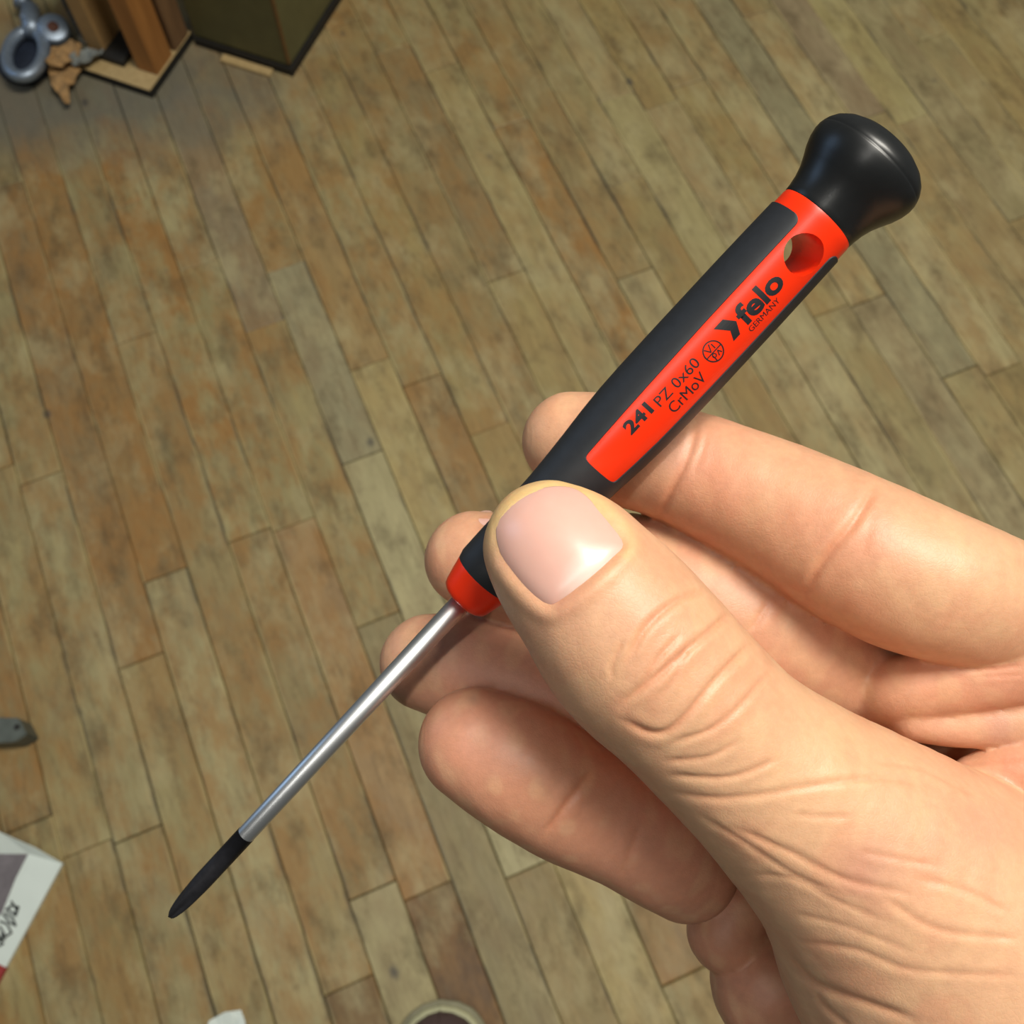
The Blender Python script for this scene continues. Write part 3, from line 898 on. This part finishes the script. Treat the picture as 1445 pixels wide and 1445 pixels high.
def skin_mat():
    m = NT("skin")
    at = m.n('ShaderNodeAttribute', attribute_name="skin_tone_shade")
    tc = m.n('ShaderNodeTexCoord').outputs['Object']
    fine = m.noise(tc, 900, 4, 0.6)
    col = m.mix(1.0, at.outputs['Color'], m.ramp(fine, [(0.3, (0.94, 0.92, 0.91, 1)), (0.7, (1.04, 1.03, 1.03, 1))]), 'MULTIPLY')
    m.l(col, m.b.inputs['Base Color'])
    b = m.b
    b.inputs['Subsurface Weight'].default_value = 0.25
    b.inputs['Subsurface Radius'].default_value = (1.0, 0.42, 0.22)
    b.inputs['Subsurface Scale'].default_value = 0.0022
    b.inputs['Roughness'].default_value = 0.46
    b.inputs['Specular IOR Level'].default_value = 0.42
    vo = m.n('ShaderNodeTexVoronoi', feature='DISTANCE_TO_EDGE'); vo.inputs['Scale'].default_value = 1900
    m.l(tc, vo.inputs['Vector'])
    ridg = m.noise(tc, 420, 3, 0.6)
    h = m.math('ADD', m.math('MULTIPLY', m.math('MINIMUM', vo.outputs['Distance'], 0.16), 1.6), m.math('MULTIPLY', ridg, 1.2))
    m.bump(h, 0.26, 0.00014)
    return m.m
hand_mesh.materials.clear(); hand_mesh.materials.append(skin_mat())
hand = link("hand", hand_mesh); hand.matrix_world = CAM_M
tag(hand, "bare right hand pinching the screwdriver between thumb and fingertips", "hand")

# thumb nail: a smooth curved plate laid over the finger
def nail_plate(name, edge, centre, lift, dome, mat, rows=14, thick=0.35, zmin=0.0):
    rays = []
    for t in (0.0, 0.3, 0.55, 0.75, 0.9):
        for e in edge[::3]:
            q = centre + (e - centre) * t
            dvec = Vector(((q[0] - CX) / F, -(q[1] - CX) / F, -1.0))
            hit = bvh.ray_cast(Vector((0, 0, 0)), dvec)
            if hit[0] is not None and -hit[0].z * 1000 > zmin: rays.append((q[0], q[1], -hit[0].z * 1000))
    R = np.array(rays)
    def basis(x, y):
        a, b = (x - centre[0]) / 80, (y - centre[1]) / 80
        t_ = [np.ones_like(a), a, b, a * a, a * b, b * b]
        return np.stack(t_ + ([a ** 3, a * a * b, a * b * b, b ** 3] if zmin == 0.0 else []), -1)
    cf = np.linalg.lstsq(basis(R[:, 0], R[:, 1]), R[:, 2], rcond=None)[0]
    n = len(edge); verts = []; faces = []
    ts = [math.sin(math.pi / 2 * i / rows) for i in range(1, rows + 1)]
    def pt(q, t):
        z = float(basis(np.array(q[0]), np.array(q[1])) @ cf)
        z -= lift - dome * t ** 8
        return cam_pt(q[0], q[1], z) * 0.001
    verts.append(pt(centre, 0))
    for t in ts:
        for e in edge: verts.append(pt(centre + (e - centre) * t, t))
    for k in range(n): faces.append((0, 1 + k, 1 + (k + 1) % n))
    for i in range(rows - 1):
        for k in range(n):
            k2 = (k + 1) % n
            faces.append((1 + i * n + k, 1 + (i + 1) * n + k, 1 + (i + 1) * n + k2, 1 + i * n + k2))
    me = mesh_from(name, verts, faces, True)
    b2 = bmesh.new(); b2.from_mesh(me)
    bmesh.ops.recalc_face_normals(b2, faces=b2.faces)
    b2.faces.ensure_lookup_table()
    if b2.faces[0].normal.z < 0: bmesh.ops.reverse_faces(b2, faces=b2.faces)
    bmesh.ops.solidify(b2, geom=b2.faces[:], thickness=thick * 0.001)
    b2.to_mesh(me); b2.free(); me.shade_smooth()
    o = link(name, me, mat, hand); return o
def nail_mat():
    m = NT("fingernail")
    tc = m.n('ShaderNodeTexCoord').outputs['Object']
    # paler half-moon near the root
    root = cam_pt(868, 838, 104) * 0.001
    dn = m.n('ShaderNodeVectorMath', operation='DISTANCE'); m.l(tc, dn.inputs[0]); dn.inputs[1].default_value = tuple(root)
    moon = m.ramp(m.math('MULTIPLY', dn.outputs['Value'], 100.0), [(0.38, 1.0), (0.62, 0.0)])
    nzz = m.noise(tc, 500, 4)
    col = m.mix(m.math('MULTIPLY', nzz, 0.5), (0.74, 0.40, 0.33, 1), (0.76, 0.48, 0.40, 1))
    col = m.mix(m.math('MULTIPLY', moon, 0.75), col, (0.78, 0.66, 0.60, 1))
    m.l(col, m.b.inputs['Base Color'])
    m.b.inputs['Subsurface Weight'].default_value = 0.2
    m.b.inputs['Subsurface Radius'].default_value = (1.0, 0.5, 0.35); m.b.inputs['Subsurface Scale'].default_value = 0.0015
    m.b.inputs['Roughness'].default_value = 0.33
    m.b.inputs['Coat Weight'].default_value = 0.3; m.b.inputs['Coat Roughness'].default_value = 0.22
    m.bump(m.noise(tc, 700, 3), 0.12, 0.0001)
    return m.m
MAT_NAIL = nail_mat()
nail = nail_plate("thumb_nail", nail_edge, NAIL_C, 0.06, 0.50, MAT_NAIL)
nail["label"] = "pale pink ridged thumb nail"
mn_edge = closed_spline([(671, 727), (678, 722), (686, 720), (694, 722), (696, 732), (690, 742), (683, 744), (675, 737)], 5)
n2 = nail_plate("middle_finger_nail", mn_edge, np.array([682, 733.]), 0.10, 0.30, MAT_NAIL, rows=6, zmin=128.0); n2["label"] = "sliver of yellowish middle finger nail"

# ------------------------------------------------------------------ things on the floor, upper left
MAT_GREEN = simple_mat("olive_enamel", srgb(92, 90, 58), 0.5, var=0.12, scale=30)
MAT_BLACK = simple_mat("black_base", srgb(26, 24, 20), 0.7, var=0.2, scale=60)
MAT_EDGE = simple_mat("worn_brown_edge", srgb(104, 76, 40), 0.6, var=0.2, scale=60)

A = on_plane(412, 105); B = on_plane(272, 66); C_ = on_plane(487, 0)
d1 = Vector((B.x - A.x, B.y - A.y)).normalized(); d2 = Vector((C_.x - A.x, C_.y - A.y)).normalized()
ang_b = math.atan2(d1.y, d1.x); ang_c = math.atan2(d2.y, d2.x)
# local x runs along the left-hand edge (to the left), local y along the right-hand edge (away)
th_box = 0.5 * (ang_b + (ang_c + math.pi / 2)) - math.pi           # rotation of the local +x -> right
cab = empty("metal_cabinet", (A.x, A.y, 0), th_box)
tag(cab, "dark olive green metal cabinet standing on the floor beside the wooden posts", "cabinet")
W, DPT, HT = 0.168, 0.32, 0.42
link("plinth", bm_mesh("plinth", box_bm(-W, 0.004, -0.004, DPT, 0.0, 0.014)), MAT_BLACK, cab)
link("body", bm_mesh("body", box_bm(-W, 0, 0, DPT, 0.014, HT, 0.004)), MAT_GREEN, cab)
e = link("edge_strip", bm_mesh("edge_strip", box_bm(-0.0035, 0.0012, -0.0012, 0.0035, 0.02, HT - 0.01, 0.0008)), MAT_EDGE, cab); e["label"] = "edge rubbed to bare brown metal"

def wood_mat(name, c1, c2, rough=0.6):
    m = NT(name)
    tc = m.n('ShaderNodeTexCoord').outputs['Object']
    s = m.n('ShaderNodeVectorMath', operation='MULTIPLY'); s.inputs[1].default_value = (90, 90, 7); m.l(tc, s.inputs[0])
    nn = m.noise(s.outputs[0], 1.0, 5, 0.6)
    m.l(m.ramp(nn, [(0.3, c1), (0.7, c2)]), m.b.inputs['Base Color'])
    m.b.inputs['Roughness'].default_value = rough
    m.bump(nn, 0.2, 0.001)
    return m.m
MAT_POST = wood_mat("orange_pine", srgb(140, 92, 44), srgb(170, 116, 60))
MAT_POST2 = wood_mat("brown_timber", srgb(98, 72, 48), srgb(128, 96, 64))
MAT_BOARD = wood_mat("pale_plywood", srgb(164, 140, 96), srgb(184, 160, 114))
MAT_CARD = simple_mat("cardboard", srgb(164, 130, 82), 0.85, var=0.08, scale=60, bump=0.05)
MAT_TORN = simple_mat("torn_cardboard", srgb(158, 124, 80), 0.9, var=0.25, scale=120, bump=0.2, bdist=0.001)
MAT_RAG = simple_mat("grey_rag", srgb(120, 124, 120), 0.95, var=0.25, scale=120, bump=0.3, bdist=0.001)

# plywood offcut lying flat, timber posts standing on it
Q = on_plane(216, 139, 0.0)
brd = empty("plywood_board", (Q.x, Q.y, 0), th_box)
tag(brd, "flat pale plywood offcut with dark edges under the wooden posts", "board")
BT = 0.016
link("board_core", bm_mesh("board_core", box_bm(-0.15, 0, 0, 0.13, 0.0, BT - 0.001)), MAT_BLACK, brd)
link("face_veneer", bm_mesh("face_veneer", box_bm(-0.15, 0, 0, 0.13, BT - 0.001, BT)), MAT_BOARD, brd)
def post(px, py, wx, wy, h, mat, label, name="wooden_post"):
    p = on_plane(px, py, BT)
    o = link(name, bm_mesh(name, box_bm(-wx, 0, 0, wy, 0, h, 0.002)), mat)
    o.location = (p.x, p.y, BT); o.rotation_euler = (0, 0, th_box)
    tag(o, label, "post", "wooden posts by the cabinet"); return o
post(223, 107, 0.036, 0.046, 0.34, MAT_POST, "orange-brown pine post nearest the front corner of the plywood")
post(249, 73, 0.040, 0.040, 0.34, MAT_POST2, "dull brown timber post behind the orange one beside the cabinet")

# added black slab standing in for the dark gap between cardboard and front post
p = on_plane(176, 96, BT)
blk = link("dark_gap_filler", bm_mesh("dark_gap_filler", box_bm(-0.046, 0, 0.0, 0.075, 0, 0.012, 0.002)), MAT_BLACK)
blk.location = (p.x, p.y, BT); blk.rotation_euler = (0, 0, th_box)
tag(blk, "added flat black slab filling the dark gap between the cardboard box and the orange post", "block")

# small wooden strip on the floor in front of the cabinet
p0, p1 = on_plane(314, 84), on_plane(384, 106)
strip = link("wooden_strip", bm_mesh("wooden_strip", box_bm(-(p1 - p0).length, 0, -0.007, 0.007, 0, 0.006, 0.001)), MAT_BOARD)
strip.location = (p1.x, p1.y, 0); strip.rotation_euler = (0, 0, math.atan2((p1 - p0).y, (p1 - p0).x))
tag(strip, "thin pale wooden strip lying along the foot of the green cabinet", "wood strip")

# cardboard box
Q = on_plane(151, 80, BT)
cb = empty("cardboard_box", (Q.x, Q.y, BT), th_box)
tag(cb, "plain tan cardboard box standing left of the wooden posts", "box")
link("box_body", bm_mesh("box_body", box_bm(-0.032, 0, 0.0, 0.058, 0.0, 0.24, 0.002)), MAT_CARD, cb)
link("tape", bm_mesh("tape", box_bm(-0.0324, 0.0004, 0.022, 0.036, 0.0, 0.2404)), simple_mat("brown_tape", srgb(150, 118, 74), 0.35), cb)

# swivel eye of a lifting shackle
MAT_CAST = simple_mat("blue_grey_cast_steel", (0.30, 0.36, 0.44, 1), 0.48, metal=0.75, var=0.15, scale=150, bump=0.12, bdist=0.0006)
MAT_RUST = simple_mat("rusty_bore", srgb(84, 50, 36), 0.8, var=0.3, scale=200)
MAT_NAVY = simple_mat("dark_navy", srgb(30, 38, 54), 0.6, var=0.2, scale=80)
SH = 0.030
c0 = on_plane(36, 76, SH)
sh = empty("lifting_eye", (c0.x, c0.y, 0), 0.0)
tag(sh, "grey cast steel lifting eye with round ring lying in the corner", "lifting eye")
pxm = (on_plane(37, 76, SH) - on_plane(36, 76, SH)).length
def sh_pt(x, y, z=SH):
    q = on_plane(x, y, z); return Vector((q.x - c0.x, q.y - c0.y, z))
loop = []
for k in range(48):
    a = 2 * math.pi * k / 48
    # pear shaped ring, its long side leaning to the upper right
    lx, ly = 25 * math.cos(a), 33 * math.sin(a)
    rot = math.radians(22)
    x = 36 + lx * math.cos(rot) - ly * math.sin(rot) * -1 * -1
    y = 76 + lx * math.sin(rot) + ly * math.cos(rot)
    x = 36 + lx * math.cos(rot) - ly * math.sin(rot)
    loop.append(sh_pt(x, y, SH + 0.004 * math.sin(a)))
verts, faces = [], []
NSG = 16
for i, p in enumerate(loop):
    t = (loop[(i + 1) % 48] - loop[i - 1]).normalized(); s = t.cross(Vector((0, 0, 1))).normalized(); w = s.cross(t)
    for k in range(NSG):
        a = 2 * math.pi * k / NSG; verts.append(p + (s * math.cos(a) + w * math.sin(a)) * 0.0095)
for i in range(48):
    for k in range(NSG):
        faces.append((i * NSG + k, i * NSG + (k + 1) % NSG, ((i + 1) % 48) * NSG + (k + 1) % NSG, ((i + 1) % 48) * NSG + k))
link("ring", mesh_from("ring", verts, faces, True), MAT_CAST, sh)
v, f = tube([sh_pt(46, 48), sh_pt(45, 36), sh_pt(43, 26), sh_pt(44, 14), sh_pt(48, 8)], [0.013, 0.015, 0.0155, 0.014, 0.009], 20)
link("shank", mesh_from("shank", v, f, True), MAT_CAST, sh)
v, f = tube([sh_pt(33, 24, SH), sh_pt(35, 24, SH + 0.012)], [0.006, 0.005], 14)
link("rivet", mesh_from("rivet", v, f, True), MAT_CAST, sh)
pb = sh_pt(78, 48, 0.020)
v, f = tube([pb, pb + Vector((0.004, -0.004, 0.016)), pb + Vector((0.005, -0.005, 0.019))], [0.024, 0.0235, 0.020], 28)
link("collar", mesh_from("collar", v, f, True), MAT_CAST, sh)
v, f = tube([pb + Vector((0.005, -0.005, 0.0185)), pb + Vector((0.0055, -0.0055, 0.0200))], [0.009, 0.008], 18)
b_ = link("bore", mesh_from("bore", v, f, True), MAT_RUST, sh); b_["label"] = "rust brown bore"
v, f = tube([sh_pt(30, 8, 0.03), sh_pt(36, -14, 0.03)], [0.012, 0.012], 16)
link("pin", mesh_from("pin", v, f, True), MAT_CAST, sh)
# flat dark navy disc under the ring
Q = on_plane(40, 92)
v, f = lathe([(0, 0.040), (0.002, 0.043), (0.013, 0.043), (0.015, 0.040)], 40, lambda a, t, r: (r * math.cos(t), r * math.sin(t), a))
wh = link("dark_disc", mesh_from("dark_disc", v, f, True), MAT_NAVY); wh.location = (Q.x, Q.y, 0)
tag(wh, "dark navy disc under the steel lifting eye", "wheel")

# torn scraps of cardboard and a crumpled rag
def crumple(name, outline, z0, th, amp, mat, seed, label, cat, group=None):
    r = random.Random(seed)
    pts = [on_plane(x, y, z0) for x, y in outline]
    c = sum(pts, Vector()) / len(pts)
    bm = bmesh.new()
    vs = [bm.verts.new(p - Vector((c.x, c.y, 0))) for p in pts]
    fc = bm.faces.new(vs)
    bmesh.ops.triangulate(bm, faces=[fc])
    bmesh.ops.subdivide_edges(bm, edges=bm.edges[:], cuts=2, use_grid_fill=True)
    for v_ in bm.verts:
        v_.co.z += amp * (0.5 + 0.5 * math.sin(v_.co.x * 190 + seed) * math.cos(v_.co.y * 170 + seed * 2)) + r.uniform(0, amp * 0.3)
    bmesh.ops.recalc_face_normals(bm, faces=bm.faces)
    bmesh.ops.solidify(bm, geom=bm.faces[:], thickness=th)
    o = link(name, bm_mesh(name, bm), mat); o.location = (c.x, c.y, 0)
    tag(o, label, cat, group); return o
crumple("cardboard_scrap", [(73, 105), (84, 96), (104, 94), (116, 104), (112, 112), (103, 122), (100, 148), (94, 151), (86, 138), (76, 126)], 0.012, 0.002, 0.012, MAT_TORN, 3,
        "torn brown cardboard scrap pointing down beside the steel ring", "cardboard", "torn cardboard scraps")
crumple("cardboard_scrap", [(66, 92), (78, 76), (104, 62), (118, 70), (114, 84), (96, 96), (76, 100)], 0.030, 0.002, 0.014, MAT_TORN, 5,
        "torn cardboard scrap lying between the steel eye and the tan box", "cardboard", "torn cardboard scraps")
crumple("rag", [(98, 88), (112, 80), (134, 72), (146, 74), (140, 84), (122, 92), (106, 96)], 0.028, 0.003, 0.012, MAT_RAG, 8,
        "crumpled grey rag at the foot of the tan cardboard box", "rag")
crumple("rag", [(86, -4), (98, -6), (108, 12), (116, 34), (128, 62), (118, 66), (108, 44), (98, 24)], 0.030, 0.003, 0.014, simple_mat("dark_rag", srgb(72, 70, 62), 0.95, var=0.3, scale=100), 9,
        "dark grey rag heaped behind the steel lifting eye", "rag")

# ------------------------------------------------------------------ left and lower edge
# printed white carton
MAT_WHITE = simple_mat("white_card", srgb(214, 224, 218), 0.55, var=0.03, scale=40)
MAT_GREYP = simple_mat("grey_print", srgb(110, 104, 108), 0.6, var=0.2, scale=90)
MAT_REDP = simple_mat("red_print", srgb(150, 44, 42), 0.6, var=0.1)
CZ = 0.006
ca_, cb_ = on_plane(88, 1218, CZ), on_plane(8, 1365, CZ)
ex = Vector(((cb_ - ca_).x, (cb_ - ca_).y)).normalized()       # along the right-hand edge, towards the viewer
carton = empty("printed_carton", (ca_.x, ca_.y, 0), math.atan2(ex.y, ex.x))
tag(carton, "flat white printed carton with grey picture at the left edge", "box")
CL, CW = (cb_ - ca_).length + 0.03, 0.20
# local x along the edge, local y to the right of it (so the carton lies on the -y side)
link("carton_body", bm_mesh("carton_body", box_bm(0, CL, -CW, 0, 0, CZ, 0.0008)), MAT_WHITE, carton)
link("red_band", bm_mesh("red_band", box_bm(CL - 0.030, CL + 0.0006, -CW, 0.0006, 0.0005, CZ + 0.0005)), MAT_REDP, carton)
def carton_pt(x, y, z):
    q = on_plane(x, y, z); d = Vector((q.x - ca_.x, q.y - ca_.y)); ey = Vector((-ex.y, ex.x))
    return (d @ ex, d @ ey, z)
def flat_part(name, outline, z, th, mat, parent, conv):
    bm = bmesh.new(); lo_ = [bm.verts.new(conv(x, y, z)) for x, y in outline]
    fc = bm.faces.new(lo_)
    ret = bmesh.ops.extrude_face_region(bm, geom=[fc])
    for g in ret['geom']:
        if isinstance(g, bmesh.types.BMVert): g.co.z += th
    return link(name, bm_mesh(name, bm), mat, parent)
flat_part("picture", [(-40, 1204), (40, 1205), (22, 1240), (3, 1288), (-40, 1330)], CZ, 0.0004, MAT_GREYP, carton, carton_pt)
# open flap folded up along the far edge
fl = bmesh.new()
q = [carton_pt(88, 1218, CZ), carton_pt(40, 1204, CZ), carton_pt(-60, 1200, CZ), carton_pt(-60, 1150, CZ + 0.012), carton_pt(0, 1174, CZ + 0.012), carton_pt(50, 1196, CZ + 0.008)]
fc = fl.faces.new([fl.verts.new(p) for p in q]); bmesh.ops.triangulate(fl, faces=[fc])
bmesh.ops.solidify(fl, geom=fl.faces[:], thickness=0.0006)
link("flap", bm_mesh("flap", fl), MAT_WHITE, carton)
# scrawled black lettering
strokes = [[(4, 1352 - 20), (-4, 1322), (6, 1326), (2, 1318)], [(0, 1308), (8, 1322), (16, 1316), (10, 1304), (0, 1300)], [(4, 1290), (14, 1302), (22, 1306), (18, 1296), (8, 1288)],
           [(8, 1284), (16, 1278), (26, 1280), (22, 1292), (12, 1284)], [(16, 1272), (24, 1284), (20, 1290)], [(-6, 1316), (4, 1332), (-4, 1336)]]
bmS = bmesh.new()
for st in strokes:
    for (x0, y0), (x1, y1) in zip(st[:-1], st[1:]):
        d = Vector((x1 - x0, y1 - y0)).normalized(); n = Vector((-d.y, d.x)) * 1.5
        x0_, y0_, x1_, y1_ = x0 - d.x, y0 - d.y, x1 + d.x, y1 + d.y
        bmS.faces.new([bmS.verts.new(carton_pt(a, b, CZ + 0.0007)) for a, b in ((x0_ + n.x, y0_ + n.y), (x0_ - n.x, y0_ - n.y), (x1_ - n.x, y1_ - n.y), (x1_ + n.x, y1_ + n.y))])
o = link("lettering", bm_mesh("lettering", bmS), MAT_INK, carton); o["label"] = "black scrawled lettering"

# grey metal bar poking in from the left
MAT_BAR = simple_mat("grey_painted_metal", srgb(92, 98, 92), 0.5, metal=0.2, var=0.15, scale=60)
BZ = 0.035
pb = [on_plane(x, y, BZ) for x, y in [(-120, 1004), (0, 1012), (26, 1013), (38, 1036), (20, 1047), (0, 1048), (-120, 1050)]]
c = pb[3]
bm = bmesh.new()
top = [bm.verts.new((p.x - c.x, p.y - c.y, BZ)) for p in pb]
fc = bm.faces.new(top); ret = bmesh.ops.extrude_face_region(bm, geom=[fc])
for g in ret['geom']:
    if isinstance(g, bmesh.types.BMVert): g.co.z = 0.0
bmesh.ops.recalc_face_normals(bm, faces=bm.faces)
bmesh.ops.bevel(bm, geom=bm.edges[:], offset=0.0015, segments=2, affect='EDGES')
bar = empty("metal_bar", (c.x, c.y, 0)); tag(bar, "dark grey metal bar end poking in from the left edge", "bar")
link("bar_body", bm_mesh("bar_body", bm), MAT_BAR, bar)
hp = on_plane(24, 1026, BZ)
v, f = lathe([(BZ - 0.001, 0.0035), (BZ + 0.0006, 0.0035)], 16, lambda a, t, r: (r * math.cos(t) + hp.x - c.x, r * math.sin(t) + hp.y - c.y, a))
link("screw_hole", mesh_from("screw_hole", v, f), MAT_BLACK, bar)

# paper scrap at the bottom edge
crumple("paper_scrap", [(288, 1462), (296, 1440), (318, 1428), (340, 1425), (346, 1440), (352, 1470), (320, 1480)], 0.001, 0.0005, 0.003, MAT_WHITE, 2,
        "small white paper scrap on the floor at the bottom edge", "paper")

# shoe of the person standing there
tp = on_plane(622, 1409)
shoe = empty("shoe", (tp.x, tp.y, 0), math.radians(4))
tag(shoe, "dark brown leather shoe toe with pale rubber sole at the bottom edge", "shoe")
def outline(y, grow=0.0):
    """half widths (left, right) of the sole at distance y behind the toe"""
    L = 0.29
    ys = [0, 0.004, 0.012, 0.025, 0.045, 0.075, 0.11, 0.16, 0.21, 0.25, 0.275, 0.286, 0.29]
    wl = [0.0, 0.020, 0.034, 0.044, 0.050, 0.052, 0.050, 0.042, 0.038, 0.038, 0.032, 0.018, 0.0]
    wr = [0.0, 0.021, 0.036, 0.046, 0.053, 0.055, 0.052, 0.046, 0.040, 0.038, 0.032, 0.018, 0.0]
    return float(np.interp(y, ys, wl)) + grow, float(np.interp(y, ys, wr)) + grow
def shoe_ring(z, inset, ymin=0.0, ymax=0.29, n=40):
    pts = []
    ys = [ymin + (ymax - ymin) * (0.5 - 0.5 * math.cos(math.pi * i / n)) for i in range(n + 1)]
    for y in ys:
        yy = (y - ymin) / (ymax - ymin) * 0.29
        w = outline(yy)[1]; k = max(0.0, w - inset) if 0 < yy < 0.29 else 0
        pts.append((k, -y, z))
    for y in reversed(ys[1:-1]):
        yy = (y - ymin) / (ymax - ymin) * 0.29
        pts.append((-max(0.0, outline(yy)[0] - inset), -y, z))
    return pts
def loft(rings, cap_top=True):
    n = len(rings[0]); vs = [p for r in rings for p in r]; fs = []
    for i in range(len(rings) - 1):
        for k in range(n): fs.append((i * n + k, i * n + (k + 1) % n, (i + 1) * n + (k + 1) % n, (i + 1) * n + k))
    fs.append(tuple(reversed(range(n))))
    if cap_top: fs.append(tuple((len(rings) - 1) * n + k for k in range(n)))
    bm = bmesh.new(); vv = [bm.verts.new(p) for p in vs]
    for q in fs:
        try: bm.faces.new([vv[i] for i in q])
        except ValueError: pass
    bmesh.ops.remove_doubles(bm, verts=bm.verts, dist=0.00005)
    return bm
MAT_SOLE = simple_mat("pale_rubber", srgb(138, 134, 108), 0.7, var=0.1, scale=120)
MAT_WELT = simple_mat("cream_welt", srgb(178, 176, 140), 0.6, var=0.08, scale=150)
MAT_LEATHER = simple_mat("brown_leather", srgb(78, 62, 60), 0.55, var=0.15, scale=160, bump=0.15, bdist=0.0006)
link("sole", bm_mesh("sole", loft([shoe_ring(0, 0.003), shoe_ring(0.004, 0.0), shoe_ring(0.013, 0.0005), shoe_ring(0.014, 0.005)]), True), MAT_SOLE, shoe)
link("welt", bm_mesh("welt", loft([shoe_ring(0.015, 0.0052, 0.0055, 0.285), shoe_ring(0.021, 0.0036, 0.004, 0.286), shoe_ring(0.024, 0.0050, 0.0055, 0.285), shoe_ring(0.025, 0.0085, 0.009, 0.282)]), True), MAT_WELT, shoe)
def upper_ring(t):
    """cross-level t 0..1 of the upper: low over the toes, high at the ankle"""
    pts = []
    base_r = shoe_ring(0, 0.0075 + 0.026 * t ** 2.2, 0.009 + 0.035 * t ** 2, 0.282 - 0.006 * t, 40)
    for (x, y, z) in base_r:
        yy = -y
        top = float(np.interp(yy, [0.0, 0.03, 0.07, 0.11, 0.15, 0.19, 0.28], [0.040, 0.048, 0.056, 0.070, 0.092, 0.105, 0.110]))
        pts.append((x, y, 0.024 + (top - 0.024) * math.sin(t * math.pi / 2)))
    return pts
link("upper", bm_mesh("upper", loft([upper_ring(t) for t in (0, 0.15, 0.35, 0.55, 0.75, 0.9, 1.0)]), True), MAT_LEATHER, shoe)
bm = bmesh.new()
for s_ in range(4):
    y = -0.11 - s_ * 0.016; z = 0.074 + s_ * 0.0085
    vv, ff = tube([(-0.020, y, z - 0.002), (0, y, z + 0.006), (0.020, y, z - 0.002)], [0.0022] * 3, 8)
    vs = [bm.verts.new(p) for p in vv]
    for q in ff: bm.faces.new([vs[i] for i in q])
link("lace", bm_mesh("lace", bm, True), simple_mat("dark_lace", srgb(50, 42, 40), 0.9), shoe)
bpy.context.view_layer.update()
